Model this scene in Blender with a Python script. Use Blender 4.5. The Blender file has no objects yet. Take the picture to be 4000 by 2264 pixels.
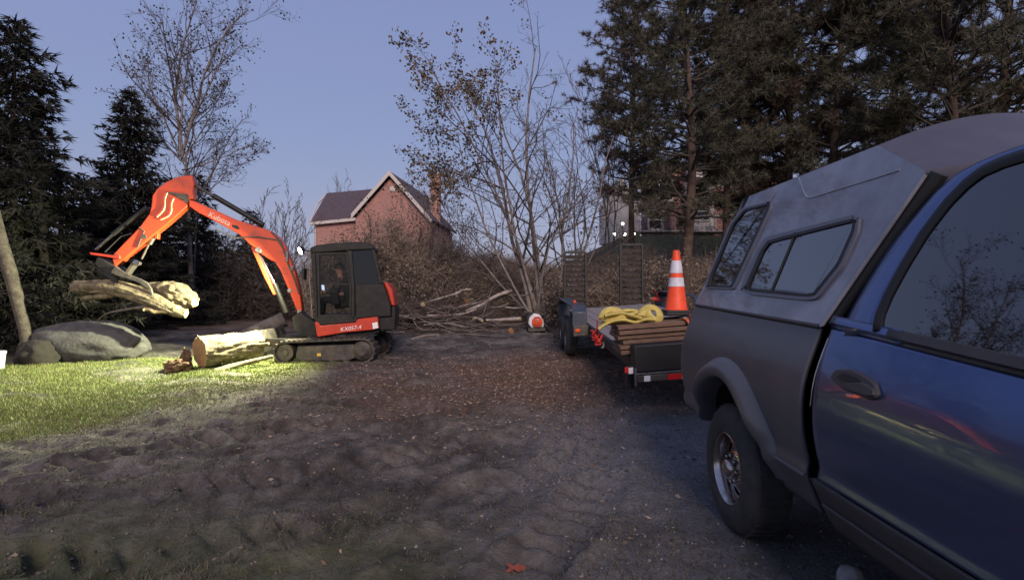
import bpy, bmesh, math, random
import numpy as np
from mathutils import Vector, Matrix

# ------------------------------------------------------------------ camera, world, sun
CAMZ = 1.55
F_PX = 2106.0
sc = bpy.context.scene
COL = sc.collection
cam = bpy.data.cameras.new('camera')
cam.sensor_width = 36.0
cam.lens = F_PX / 4000 * 36
cam.clip_start = 0.05
cam.clip_end = 3000
camo = bpy.data.objects.new('camera', cam)
COL.objects.link(camo)
camo.location = (0, 0, CAMZ)
camo.rotation_euler = (math.pi / 2, 0, 0)
sc.camera = camo

SUN_EL, SUN_ROT = math.radians(30.0), math.radians(173)
world = bpy.data.worlds.new("World")
sc.world = world
world.use_nodes = True
nt = world.node_tree
bg = nt.nodes['Background']
bg.inputs[1].default_value = 0.1
sky = nt.nodes.new('ShaderNodeTexSky')
sky.sky_type = 'NISHITA'
sky.sun_disc = False
sky.sun_elevation = SUN_EL
sky.sun_rotation = SUN_ROT
sky.ozone_density = 2.0
tc = nt.nodes.new('ShaderNodeTexCoord')
sep = nt.nodes.new('ShaderNodeSeparateXYZ')
nt.links.new(tc.outputs['Generated'], sep.inputs[0])
ramp = nt.nodes.new('ShaderNodeValToRGB')
nt.links.new(sep.outputs['Z'], ramp.inputs[0])
cr = ramp.color_ramp
cr.elements[0].position = 0.0
cr.elements[0].color = (0.43, 0.43, 0.56, 1)
cr.elements[1].position = 1.0
cr.elements[1].color = (0.20, 0.25, 0.48, 1)
for p, c in ((0.10, (0.365, 0.395, 0.555, 1)), (0.25, (0.285, 0.35, 0.575, 1)), (0.48, (0.245, 0.302, 0.55, 1))):
    e = cr.elements.new(p)
    e.color = c
mul = nt.nodes.new('ShaderNodeVectorMath')
mul.operation = 'SCALE'
mul.inputs['Scale'].default_value = 9.2          # undoes the background strength of 0.1
nt.links.new(ramp.outputs[0], mul.inputs[0])
skm = nt.nodes.new('ShaderNodeVectorMath')
skm.operation = 'SCALE'
skm.inputs['Scale'].default_value = 0.06
nt.links.new(sky.outputs[0], skm.inputs[0])
add = nt.nodes.new('ShaderNodeVectorMath')
add.operation = 'ADD'
nt.links.new(mul.outputs[0], add.inputs[0])
nt.links.new(skm.outputs[0], add.inputs[1])
nt.links.new(add.outputs[0], bg.inputs[0])

sun = bpy.data.lights.new('sun', 'SUN')
sun.energy = 2.8
sun.angle = math.radians(24)
sun.color = (1.0, 0.80, 0.69)
suno = bpy.data.objects.new('sun', sun)
COL.objects.link(suno)
sd = Vector((math.sin(SUN_ROT), math.cos(SUN_ROT), math.tan(SUN_EL)))
suno.rotation_euler = sd.to_track_quat('Z', 'Y').to_euler()

vs = sc.view_settings
vs.view_transform = 'Standard'
vs.look = 'None'
vs.exposure = 0.0
vs.gamma = 1.0
vs.use_curve_mapping = False
sc.cycles.use_denoising = True
sc.cycles.max_bounces = 6
sc.cycles.transparent_max_bounces = 12
sc.cycles.sample_clamp_indirect = 4.0

rng = np.random.default_rng(7)
R = random.Random(5)
PI = math.pi

# ------------------------------------------------------------------ helpers
def P(px, py, Y):
    """pixel of the 4000 px photograph at depth Y -> world point"""
    return Vector(((px - 2000) / F_PX * Y, Y, CAMZ - (py - 1132) / F_PX * Y))

def onplane(px, py, p0, n, w=0.0):
    d = Vector(((px - 2000) / F_PX, 1.0, -(py - 1132) / F_PX))
    o = Vector((0, 0, CAMZ))
    t = (w + (p0 - o).dot(n)) / d.dot(n)
    return o + d * t

def sm(t):
    t = np.clip(t, 0, 1)
    return t * t * (3 - 2 * t)

def vnoise(x, y, seed=0):
    """2-D value noise in -1..1, vectorised"""
    x = np.asarray(x, float); y = np.asarray(y, float)
    xi = np.floor(x).astype(np.int64); yi = np.floor(y).astype(np.int64)
    fx = x - xi; fy = y - yi
    fx = fx * fx * (3 - 2 * fx); fy = fy * fy * (3 - 2 * fy)
    def h(a, b):
        n = (a * 374761393 + b * 668265263 + seed * 144665) & 0x7fffffff
        n = ((n ^ (n >> 13)) * 1274126177) & 0x7fffffff
        return ((n ^ (n >> 16)) & 0xffff) / 32767.5 - 1
    return (h(xi, yi) * (1 - fx) + h(xi + 1, yi) * fx) * (1 - fy) + (h(xi, yi + 1) * (1 - fx) + h(xi + 1, yi + 1) * fx) * fy

def fbm(x, y, octv=4, seed=0):
    s = 0; a = 1; tot = 0
    for i in range(octv):
        s = s + a * vnoise(x * 2 ** i, y * 2 ** i, seed + i * 7); tot += a; a *= .5
    return s / tot

def gh0(x, y):
    """large form of the ground"""
    x = np.asarray(x, float); y = np.asarray(y, float)
    h = .16 * sm((y - 8) / 4) * sm((x + 2) / 3)
    h = h + .28 * sm((y - 12.5) / 5)
    h = h + 4.3 * sm((y - 20) / 12) * sm((x - 1) / 6)
    h = h + 1.2 * sm((y - 24) / 20) * (1 - sm((x - 1) / 6))
    return h

def gz(x, y):
    return float(gh0(x, y))

class MB:
    """collects verts and faces, builds ONE mesh object"""
    def __init__(s):
        s.v = []; s.f = []; s.m = []
    def _add(s, vs_, fs, mi=0):
        b = len(s.v)
        s.v.extend([tuple(v) for v in vs_])
        for f in fs:
            s.f.append([b + i for i in f]); s.m.append(mi)
    def box(s, c, d, rot=None, mi=0):
        c = Vector(c)
        vs_ = []
        for sx in (-1, 1):
            for sy in (-1, 1):
                for sz in (-1, 1):
                    p = Vector((sx * d[0] / 2, sy * d[1] / 2, sz * d[2] / 2))
                    if rot is not None: p = rot @ p
                    vs_.append(c + p)
        s._add(vs_, [(0, 1, 3, 2), (4, 6, 7, 5), (0, 4, 5, 1), (2, 3, 7, 6), (0, 2, 6, 4), (1, 5, 7, 3)], mi)
    def prism(s, pts, ext, mi=0, caps=True):
        """pts: loop of 3-D points; ext: vector to the other cap"""
        n = len(pts)
        a = [Vector(p) for p in pts]; b = [p + ext for p in a]
        fs = [(i, (i + 1) % n, n + (i + 1) % n, n + i) for i in range(n)]
        if caps:
            fs += [tuple(range(n))[::-1], tuple(range(n, 2 * n))]
        s._add(a + b, fs, mi)
    def ring(s, outer, inner, ext, mi=0):
        """closed band between two loops of the same length, thickened by ext"""
        n = len(outer)
        o = [Vector(p) for p in outer]; i_ = [Vector(p) for p in inner]
        vs_ = o + i_ + [p + ext for p in o] + [p + ext for p in i_]
        fs = []
        for k in range(n):
            j = (k + 1) % n
            fs += [(k, j, n + j, n + k), (2 * n + k, 3 * n + k, 3 * n + j, 2 * n + j),
                   (k, 2 * n + k, 2 * n + j, j), (n + k, n + j, 3 * n + j, 3 * n + k)]
        s._add(vs_, fs, mi)
    def tube(s, pts, rad, n=8, caps=True, mi=0, wob=0, squash=None):
        pts = [Vector(p) for p in pts]
        m = len(pts)
        if not hasattr(rad, '__len__'): rad = [rad] * m
        vs_ = []
        up = None
        for i, p in enumerate(pts):
            t = (pts[min(i + 1, m - 1)] - pts[max(i - 1, 0)])
            if t.length < 1e-9: t = Vector((0, 0, 1))
            t.normalize()
            if up is None:
                ref = Vector((0, 0, 1)) if abs(t.z) < .9 else Vector((1, 0, 0))
                up = t.cross(ref).normalized()
            up = (up - t * up.dot(t)).normalized()
            bn = t.cross(up)
            for k in range(n):
                a = 2 * PI * k / n
                r = rad[i] * (1 + (R.uniform(-wob, wob) if wob else 0))
                ca, sa = math.cos(a), math.sin(a)
                if squash: sa *= squash
                vs_.append(p + up * (r * ca) + bn * (r * sa))
        fs = []
        for i in range(m - 1):
            for k in range(n):
                j = (k + 1) % n
                fs.append((i * n + k, i * n + j, (i + 1) * n + j, (i + 1) * n + k))
        if caps:
            fs.append(tuple(range(n))[::-1]); fs.append(tuple(range((m - 1) * n, m * n)))
        s._add(vs_, fs, mi)
    def lathe(s, prof, c, axis, n=40, mi=0, closed=False):
        """prof: (radius, along) pairs turned about axis through c"""
        axis = Vector(axis).normalized(); c = Vector(c)
        ref = Vector((0, 0, 1)) if abs(axis.z) < .9 else Vector((1, 0, 0))
        u = axis.cross(ref).normalized(); w = axis.cross(u)
        vs_ = []
        for r, h in prof:
            for k in range(n):
                a = 2 * PI * k / n
                vs_.append(c + axis * h + u * (r * math.cos(a)) + w * (r * math.sin(a)))
        fs = []
        m = len(prof)
        for i in range(m if closed else m - 1):
            i2 = (i + 1) % m
            for k in range(n):
                j = (k + 1) % n
                fs.append((i * n + k, i * n + j, i2 * n + j, i2 * n + k))
        s._add(vs_, fs, mi)
    def disc(s, c, axis, r, th, n=24, mi=0):
        s.lathe([(0.0005, 0), (r, 0), (r, th), (0.0005, th)], c, axis, n, mi)
    def grid(s, P2, mask=None, mi=0):
        """P2[i][j] points -> quads"""
        ni, nj = len(P2), len(P2[0])
        vs_ = [p for row in P2 for p in row]
        fs = []
        for i in range(ni - 1):
            for j in range(nj - 1):
                if mask is None or mask(i, j):
                    fs.append((i * nj + j, (i + 1) * nj + j, (i + 1) * nj + j + 1, i * nj + j + 1))
        s._add(vs_, fs, mi)
    def build(s, name, mats, parent=None, origin=None, bevel=0, smooth=30, solid=0, bseg=2, merge=True, face=None):
        o = Vector(origin) if origin is not None else Vector((0, 0, 0))
        me = bpy.data.meshes.new(name)
        me.from_pydata([(v[0] - o.x, v[1] - o.y, v[2] - o.z) for v in s.v], [], s.f)
        if not isinstance(mats, (list, tuple)): mats = [mats]
        for m in mats: me.materials.append(m)
        me.polygons.foreach_set('material_index', s.m)
        bm = bmesh.new(); bm.from_mesh(me)
        if merge: bmesh.ops.remove_doubles(bm, verts=bm.verts, dist=1e-5)
        bmesh.ops.recalc_face_normals(bm, faces=bm.faces)
        if face is not None:
            fv = Vector(face)
            if sum((f.normal.dot(fv) * f.calc_area() for f in bm.faces)) < 0: bmesh.ops.reverse_faces(bm, faces=bm.faces)
        bm.to_mesh(me); bm.free()
        ob = link(name, me, parent, o)
        finish_smooth(me, smooth)
        if solid:
            md = ob.modifiers.new('solid', 'SOLIDIFY'); md.thickness = solid; md.offset = -1
        if bevel:
            md = ob.modifiers.new('bevel', 'BEVEL'); md.width = bevel; md.segments = bseg
            md.limit_method = 'ANGLE'; md.angle_limit = math.radians(35)
        return ob

def finish_smooth(me, deg):
    if deg:
        me.polygons.foreach_set('use_smooth', [True] * len(me.polygons))
        me.set_sharp_from_angle(angle=math.radians(deg))

def wloc(ob):
    l = Vector(ob.location)
    while ob.parent:
        ob = ob.parent; l += Vector(ob.location)
    return l

def link(name, me, parent=None, loc=(0, 0, 0)):
    ob = bpy.data.objects.new(name, me)
    COL.objects.link(ob)
    loc = Vector(loc)
    if parent is not None:
        ob.parent = parent
        loc = loc - wloc(parent)
    ob.location = loc
    return ob

def tag(o, label=None, cat=None, group=None, kind=None):
    if label: o['label'] = label
    if cat: o['category'] = cat
    if group: o['group'] = group
    if kind: o['kind'] = kind
    return o

def thing(name, loc, label, cat, group=None):
    o = bpy.data.objects.new(name, None)
    COL.objects.link(o)
    o.location = loc
    o.empty_display_size = .1
    return tag(o, label, cat, group)

def np_mesh(name, V, F, mats, parent=None, loc=(0, 0, 0), smooth=False, mi=None):
    """fast mesh: V (n,3), F (m,3 or 4) arrays in world coordinates"""
    V = np.asarray(V, np.float32); F = np.asarray(F, np.int32)
    me = bpy.data.meshes.new(name)
    k = F.shape[1]
    me.vertices.add(len(V)); me.loops.add(F.size); me.polygons.add(len(F))
    me.vertices.foreach_set('co', (V - np.asarray(loc, np.float32)).ravel())
    me.loops.foreach_set('vertex_index', F.ravel())
    me.polygons.foreach_set('loop_start', np.arange(0, F.size, k, dtype=np.int32))
    if not isinstance(mats, (list, tuple)): mats = [mats]
    for m in mats: me.materials.append(m)
    if mi is not None: me.polygons.foreach_set('material_index', np.asarray(mi, np.int32))
    if smooth: me.polygons.foreach_set('use_smooth', np.ones(len(F), bool))
    me.update(calc_edges=True)
    me.validate()
    return link(name, me, parent, loc)

def nrm(a):
    return a / np.maximum(np.linalg.norm(a, axis=-1, keepdims=True), 1e-9)

def blades(C, D, k, ln, wd, spread, g=rng, lvar=.4):
    """k thin triangles from each centre C along D, jittered"""
    C = np.repeat(C, k, 0); D = np.repeat(D, k, 0)
    n = len(C)
    d = nrm(D + spread * g.normal(size=(n, 3)))
    pr = nrm(np.cross(d, g.normal(size=(n, 3))))
    L = ln * (1 + lvar * g.uniform(-1, 1, (n, 1)))
    W = wd * (1 + .3 * g.uniform(-1, 1, (n, 1)))
    V = np.stack([C - pr * W / 2, C + pr * W / 2, C + d * L], 1).reshape(-1, 3)
    return V, np.arange(3 * n).reshape(-1, 3)

def leaves(C, ln, wd, g=rng, D=None, spread=1.0, lvar=.4):
    """one diamond leaf (quad) per centre"""
    n = len(C)
    d = g.normal(size=(n, 3)) if D is None else D + spread * g.normal(size=(n, 3))
    d = nrm(d)
    pr = nrm(np.cross(d, g.normal(size=(n, 3))))
    up = np.cross(d, pr)
    L = ln * (1 + lvar * g.uniform(-1, 1, (n, 1))); W = wd * (1 + lvar * g.uniform(-1, 1, (n, 1)))
    V = np.stack([C, C + d * L * .45 + pr * W / 2 + up * L * .08, C + d * L, C + d * L * .45 - pr * W / 2 + up * L * .08], 1).reshape(-1, 3)
    return V, np.arange(4 * n).reshape(-1, 4)

def tubes_np(T):
    """list of (pts, radii, nsides) -> V, F quads"""
    Vs = []; Fs = []; b = 0
    for pts, rad, n in T:
        p = np.asarray(pts, float); m = len(p)
        t = np.empty_like(p)
        t[1:-1] = p[2:] - p[:-2]; t[0] = p[1] - p[0]; t[-1] = p[-1] - p[-2]
        t = nrm(t)
        ref = np.array([.31, .2, .93]) if abs(t[:, 2].mean()) < .85 else np.array([1., .2, .1])
        u = nrm(np.cross(t, ref)); w = np.cross(t, u)
        a = np.arange(n) * 2 * PI / n
        r = np.asarray(rad, float)[:, None, None]
        V = p[:, None, :] + r * (u[:, None, :] * np.cos(a)[None, :, None] + w[:, None, :] * np.sin(a)[None, :, None])
        Vs.append(V.reshape(-1, 3))
        i = np.arange(m - 1)[:, None] * n; k = np.arange(n)[None, :]; j = (k + 1) % n
        Fs.append(np.stack([i + k, i + j, i + n + j, i + n + k], -1).reshape(-1, 4) + b)
        b += m * n
    return np.concatenate(Vs), np.concatenate(Fs)

# ------------------------------------------------------------------ materials
def mat(name, col, rough=.6, metal=0., var=None, vscale=6., vamt=.6, bump=0., bscale=40., coat=0., spec=None, ior=None,
        island=None, stretch=None, detail=4., rvar=0., noise_lo=.35, noise_hi=.65):
    m = bpy.data.materials.new(name); m.use_nodes = True
    n = m.node_tree; b = n.nodes['Principled BSDF']
    b.inputs['Base Color'].default_value = (*col, 1)
    b.inputs['Roughness'].default_value = rough
    b.inputs['Metallic'].default_value = metal
    if coat:
        b.inputs['Coat Weight'].default_value = coat; b.inputs['Coat Roughness'].default_value = .03
    if spec is not None: b.inputs['Specular IOR Level'].default_value = spec
    if ior: b.inputs['IOR'].default_value = ior
    t = n.nodes.new('ShaderNodeTexCoord'); vec = t.outputs['Object']
    if stretch:
        mp = n.nodes.new('ShaderNodeMapping'); mp.inputs['Scale'].default_value = stretch
        n.links.new(vec, mp.inputs['Vector']); vec = mp.outputs[0]
    colour = None
    if var is not None:
        nz = n.nodes.new('ShaderNodeTexNoise'); nz.inputs['Scale'].default_value = vscale; nz.inputs['Detail'].default_value = detail
        nz.inputs['Roughness'].default_value = .65
        n.links.new(vec, nz.inputs['Vector'])
        rp = n.nodes.new('ShaderNodeValToRGB')
        rp.color_ramp.elements[0].position = noise_lo; rp.color_ramp.elements[1].position = noise_hi
        rp.color_ramp.elements[0].color = (*col, 1); rp.color_ramp.elements[1].color = (*var, 1)
        n.links.new(nz.outputs['Fac'], rp.inputs[0]); colour = rp.outputs[0]
        if rvar:
            mr = n.nodes.new('ShaderNodeMapRange')
            mr.inputs['To Min'].default_value = rough - rvar; mr.inputs['To Max'].default_value = rough + rvar
            n.links.new(nz.outputs['Fac'], mr.inputs['Value']); n.links.new(mr.outputs[0], b.inputs['Roughness'])
    if island is not None:
        gi = n.nodes.new('ShaderNodeNewGeometry')
        rp = n.nodes.new('ShaderNodeValToRGB')
        k = len(island)
        rp.color_ramp.elements[0].color = (*island[0], 1); rp.color_ramp.elements[1].color = (*island[-1], 1)
        for q in range(1, k - 1):
            e_ = rp.color_ramp.elements.new(q / (k - 1)); e_.color = (*island[q], 1)
        n.links.new(gi.outputs['Random Per Island'], rp.inputs[0])
        if colour is not None:
            mx = n.nodes.new('ShaderNodeMix'); mx.data_type = 'RGBA'; mx.inputs['Factor'].default_value = vamt
            n.links.new(rp.outputs[0], mx.inputs['A']); n.links.new(colour, mx.inputs['B'])
            colour = mx.outputs['Result']
        else: colour = rp.outputs[0]
    if colour is not None: n.links.new(colour, b.inputs['Base Color'])
    if bump:
        nb = n.nodes.new('ShaderNodeTexNoise'); nb.inputs['Scale'].default_value = bscale; nb.inputs['Detail'].default_value = 6
        n.links.new(vec, nb.inputs['Vector'])
        bp = n.nodes.new('ShaderNodeBump'); bp.inputs['Strength'].default_value = bump; bp.inputs['Distance'].default_value = .02
        n.links.new(nb.outputs['Fac'], bp.inputs['Height']); n.links.new(bp.outputs[0], b.inputs['Normal'])
    return m

def glow(name, col, strength):
    m = bpy.data.materials.new(name); m.use_nodes = True
    b = m.node_tree.nodes['Principled BSDF']
    b.inputs['Base Color'].default_value = (.8, .8, .8, 1)
    b.inputs['Emission Color'].default_value = (*col, 1); b.inputs['Emission Strength'].default_value = strength
    return m

def clear_glass(name, tint):
    m = bpy.data.materials.new(name); m.use_nodes = True
    n = m.node_tree
    for x in list(n.nodes): n.nodes.remove(x)
    o = n.nodes.new('ShaderNodeOutputMaterial'); mx = n.nodes.new('ShaderNodeMixShader')
    tr = n.nodes.new('ShaderNodeBsdfTransparent'); tr.inputs[0].default_value = (*tint, 1)
    gl = n.nodes.new('ShaderNodeBsdfGlossy'); gl.inputs['Roughness'].default_value = .03
    fr = n.nodes.new('ShaderNodeFresnel'); fr.inputs[0].default_value = 1.32
    n.links.new(fr.outputs[0], mx.inputs[0]); n.links.new(tr.outputs[0], mx.inputs[1]); n.links.new(gl.outputs[0], mx.inputs[2])
    n.links.new(mx.outputs[0], o.inputs[0])
    return m

M = {}
M['orange'] = mat('orange_paint', (.58, .062, .016), .42, var=(.32, .048, .022), vscale=3.5, detail=10, noise_lo=.5, noise_hi=.72, rvar=.12, bump=.03, bscale=60, coat=.3)
M['red'] = mat('red_orange_paint', (.55, .045, .018), .4, var=(.42, .035, .015), vscale=6, coat=.2)
M['machine_black'] = mat('machine_black', (.008, .008, .009), .5, spec=.3, var=(.020, .019, .018), vscale=7, bump=.05, bscale=50)
M['rubber'] = mat('rubber', (.022, .021, .021), .8, var=(.095, .078, .064), vscale=7, detail=8, bump=.3, bscale=70)
M['steel_dark'] = mat('dark_steel', (.035, .034, .036), .6, .2, var=(.105, .085, .068), vscale=6, detail=9, bump=.1)
M['chrome'] = mat('chrome', (.50, .47, .45), .20, 1.0, var=(.34, .30, .27), vscale=14)
M['bare_steel'] = mat('bare_steel', (.32, .32, .33), .4, .8, var=(.22, .18, .15), vscale=12)
M['hose'] = mat('hydraulic_hose', (.05, .05, .045), .35)
M['lit_hose'] = mat('lit_hose_line', (.55, .50, .34), .35, .3)  # hose colour made pale yellow to stand for lamp light on it
M['white_print'] = mat('white_print', (.75, .75, .75), .5)
M['faded_print'] = mat('faded_print', (.42, .40, .40), .6)
M['cab_glass'] = clear_glass('cab_glass', (.74, .76, .76))
M['dark_glass'] = mat('dark_glass', (.006, .008, .010), .05, ior=1.55)
M['lamp'] = glow('lamp_face', (.90, 1.0, .88), 40)
M['screen'] = glow('screen_face', (.6, .75, 1.0), 1.6)
M['yard_lamp'] = glow('yard_lamp_face', (1.0, .98, .72), 14)
M['skin'] = mat('skin', (.52, .28, .19), .5, var=(.36, .18, .12), vscale=30)
M['jacket'] = mat('jacket_cloth', (.05, .04, .035), .85, var=(.08, .06, .05), vscale=20, bump=.2)
M['denim'] = mat('denim', (.03, .035, .05), .9, bump=.2, bscale=200)

M['truck_blue'] = mat('truck_blue_paint', (.074, .115, .25), .28, .80, coat=.5, var=(.084, .127, .27), vscale=3)
M['truck_grey'] = mat('truck_grey_primer', (.066, .067, .078), .36, var=(.084, .084, .096), vscale=2.5, bump=.012, bscale=30, coat=.12, rvar=.06)
M['cap_grey'] = mat('weathered_cap_paint', (.120, .124, .158), .34, var=(.27, .275, .32), vscale=2.6, bump=.03, bscale=16, coat=.6, rvar=.10, detail=8)
M['trim_black'] = mat('trim_black', (.010, .010, .010), .55, bump=.05)
M['trim_grey'] = mat('trim_grey', (.055, .052, .054), .55, var=(.045, .042, .044), vscale=8, bump=.06, bscale=120)
M['frame_grey'] = mat('window_frame_grey', (.13, .13, .16), .4)
M['tint_glass'] = mat('tinted_glass', (.004, .004, .005), .02, ior=2.1)
M['tint_glass_cap'] = mat('tinted_cap_glass', (.004, .004, .005), .03, ior=2.6)
M['tyre'] = mat('tyre_rubber', (.026, .026, .027), .82, var=(.048, .044, .040), vscale=8, bump=.2, bscale=60)
M['wheel_well'] = mat('wheel_well', (.006, .006, .006), .9)

M['bark_pale'] = mat('pale_bark', (.19, .155, .095), .9, var=(.050, .037, .024), vscale=9, bump=1.0, bscale=13, detail=10)
M['bark'] = mat('bark', (.085, .070, .060), .95, var=(.035, .028, .024), vscale=9, bump=.8, bscale=26)
M['bark_grey'] = mat('grey_bark', (.13, .115, .11), .95, var=(.06, .052, .05), vscale=6, bump=.5, bscale=30)
M['bark_light'] = mat('light_grey_bark', (.26, .22, .20), .95, var=(.13, .11, .10), vscale=6, bump=.5, bscale=30)
M['bark_birch'] = mat('dry_pale_bark', (.46, .41, .37), .9, var=(.22, .18, .16), vscale=9, bump=.6, bscale=20)
M['bark_red'] = mat('reddish_bark', (.12, .075, .055), .95, var=(.045, .030, .024), vscale=5, bump=.8, bscale=22)
M['cut_wood'] = mat('cut_wood', (.30, .165, .075), .8, var=(.18, .095, .042), vscale=12, bump=.2)
M['cut_fresh'] = mat('fresh_cut_wood', (.44, .36, .20), .8, var=(.32, .24, .12), vscale=18)
M['rot_wood'] = mat('rotten_wood', (.13, .07, .035), .95, var=(.05, .028, .016), vscale=12, bump=1.0, bscale=24)
M['board'] = mat('weathered_board', (.23, .14, .095), .85, var=(.11, .065, .045), vscale=5, stretch=(1.2, 8, 22), bump=.4, bscale=8)
M['deck'] = mat('deck_board', (.26, .24, .25), .85, var=(.19, .17, .175), vscale=6, stretch=(10, .8, 10), bump=.3, bscale=10)
M['trailer_blue'] = mat('trailer_paint', (.025, .040, .065), .45, var=(.05, .055, .065), vscale=9, coat=.2, bump=.05)
M['trailer_black'] = mat('trailer_black', (.008, .008, .009), .5, var=(.016, .015, .015), vscale=5)
M['galv'] = mat('worn_rail_paint', (.10, .115, .125), .5, .4, var=(.06, .06, .06), vscale=10)
M['tape_red'] = mat('red_tape', (.60, .02, .02), .35)
M['tape_white'] = mat('white_tape', (.75, .75, .78), .35)
M['amber'] = mat('marker_lens', (.75, .10, .02), .25)
M['red_strap'] = mat('red_strap', (.60, .045, .035), .7, var=(.42, .03, .025), vscale=25)
M['orange_strap'] = mat('orange_strap', (.72, .16, .03), .75, var=(.55, .11, .02), vscale=25)
M['yellow_strap'] = mat('yellow_webbing', (.62, .50, .14), .8, var=(.42, .33, .08), vscale=14, bump=.3, bscale=120)
M['cone_orange'] = mat('cone_orange', (.82, .072, .014), .55, var=(.42, .055, .025), vscale=9, detail=9, noise_lo=.52, noise_hi=.75)
M['cone_white'] = mat('cone_reflective', (.60, .60, .67), .45, var=(.36, .35, .38), vscale=11, detail=9, noise_lo=.45, noise_hi=.75)
M['white_plastic'] = mat('white_plastic', (.70, .70, .72), .4, var=(.55, .55, .57), vscale=15)
M['blower_orange'] = mat('blower_orange', (.70, .09, .03), .4)
M['boulder'] = mat('boulder', (.082, .080, .078), .95, var=(.042, .041, .040), vscale=5, bump=.9, bscale=14, detail=9)
M['stone'] = mat('stone', (.30, .29, .29), .9, var=(.16, .15, .15), vscale=14, bump=.5)

M['brick'] = None
def brick_mat(name, c1, c2, mortar):
    m = mat(name, c1, .9)
    n = m.node_tree; b = n.nodes['Principled BSDF']
    bt = n.nodes.new('ShaderNodeTexBrick'); bt.inputs['Color1'].default_value = (*c1, 1); bt.inputs['Color2'].default_value = (*c2, 1)
    bt.inputs['Mortar'].default_value = (*mortar, 1); bt.inputs['Scale'].default_value = 1.0
    bt.inputs['Mortar Size'].default_value = .010; bt.inputs['Brick Width'].default_value = .22; bt.inputs['Row Height'].default_value = .075
    t = n.nodes.new('ShaderNodeTexCoord'); s1 = n.nodes.new('ShaderNodeSeparateXYZ'); c = n.nodes.new('ShaderNodeCombineXYZ')
    ad = n.nodes.new('ShaderNodeMath'); ad.operation = 'ADD'
    n.links.new(t.outputs['Object'], s1.inputs[0]); n.links.new(s1.outputs[0], ad.inputs[0]); n.links.new(s1.outputs[1], ad.inputs[1])
    n.links.new(ad.outputs[0], c.inputs[0]); n.links.new(s1.outputs[2], c.inputs[1]); n.links.new(c.outputs[0], bt.inputs['Vector'])
    n.links.new(bt.outputs['Color'], b.inputs['Base Color'])
    return m
M['brick'] = brick_mat('red_brick', (.40, .175, .15), (.30, .120, .105), (.38, .28, .25))
M['shingle'] = mat('roof_shingle', (.062, .048, .062), .9, var=(.095, .072, .088), vscale=3, stretch=(1, 1, 6), bump=.4, bscale=20)
M['house_trim'] = mat('house_trim', (.50, .46, .43), .6, var=(.50, .46, .43), vscale=5)
M['siding'] = mat('pale_siding', (.68, .64, .60), .7, var=(.52, .47, .44), vscale=2.5)
M['window_dark'] = mat('window_glass', (.02, .022, .028), .08, ior=1.6)

# ------------------------------------------------------------------ ground
LAWN_A = 0
def lawn_mask(x, y):
    """lawn on the left, mud and gravel elsewhere"""
    edge = -3.9 - .18 * (10.8 - y) + .7 * fbm(x * .6, y * .6, 3, 3)
    a = sm((edge - x) / 1.4 + .3)
    a = a * sm((13.2 - y + .8 * fbm(x * .8, y * .8, 3, 11)) / 1.6) * sm((y - 4.6 + .5 * fbm(x, y, 3, 8)) / 1.3)
    return np.clip(a * (1 - .75 * sm((fbm(x * 1.2, y * 1.9, 4, 17) - .02) / .3)), 0, 1)

TRACKS = [(-2.2, 4.3, .42, .05, .26, 0., .034), (-1.5, 3.5, .42, .05, .26, 1., .034), (-.6, 5.6, -.30, -.05, .26, 2., .032), (-.9, 7.0, -.30, -.05, .26, 3., .030), (.35, 3.6, 1.15, .06, .22, .6, .028), (-3.6, 5.0, .75, -.04, .26, 1.7, .030)]
def rough(x, y):
    """height of clods and ruts on top of gh0"""
    fade = 1 / (1 + np.maximum(y - 12, 0) * .15)
    h = .055 * fbm(x * 1.1, y * 1.1, 3, 21)
    soft = sm((1.1 + .25 * y - x) / 1.6)                       # gravelled drive by the truck is smoother
    clod = .085 * np.maximum(fbm(x * 3.0, y * 3.0, 3, 31), -.30) + .034 * fbm(x * 11, y * 11, 2, 41) * (.5 + .5 * fbm(x * 1.4, y * 1.4, 2, 5))
    h = h + clod * (.30 + .70 * soft) * (1 - .6 * lawn_mask(x, y))
    # crawler track prints: bars pressed across curving bands, mud squeezed up between them
    for (x0_, y0_, ang, bend, wd, ph, am) in TRACKS:
        ca, sa = math.cos(ang), math.sin(ang)
        u = (x - x0_) * ca + (y - y0_) * sa; w = -(x - x0_) * sa + (y - y0_) * ca - bend * u * u + .12 * fbm(u * .7, u * 0 + ph, 2, 9)
        band = np.exp(-(w / wd) ** 6) * sm((3.4 - np.abs(u)) / .9)
        brk = np.clip(.60 + 1.3 * fbm(x * 1.5 + ph, y * 1.5, 3, 14), 0, 1)
        bars = np.tanh(2.2 * np.sin((u + .35 * np.abs(w)) * 2 * PI / .23 + ph + 1.2 * fbm(x * 2, y * 2, 2, 19)))
        h = h * (1 - .55 * band) + band * soft * (1.35 * am * bars * brk - .040) + soft * .035 * np.exp(-((np.abs(w) - wd * 1.15) / .08) ** 2) * sm((3.4 - np.abs(u)) / .9) * (.3 + brk)
    return h * fade

def gtop(x, y):
    return gh0(x, y) + rough(np.asarray(x, float), np.asarray(y, float))

def axis(a, b, step0, lo, hi, grow=1.12):
    s = list(np.arange(a, b, step0)); st = step0
    while s[-1] < hi: st *= grow; s.append(s[-1] + st)
    st = step0
    while s[0] > lo: st *= grow; s.insert(0, s[0] - st)
    return np.array(s)
gx = axis(-6.5, 2.8, .031, -420, 420)
gy = axis(1.6, 9.0, .030, -300, 900, 1.06)
GX, GY = np.meshgrid(gx, gy, indexing='ij')
GZ = gtop(GX, GY)
ni, nj = GX.shape
V = np.stack([GX, GY, GZ], -1).reshape(-1, 3)
ii = np.arange(ni - 1)[:, None] * nj + np.arange(nj - 1)[None, :]
Fq = np.stack([ii, ii + nj, ii + nj + 1, ii + 1], -1).reshape(-1, 4)

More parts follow.
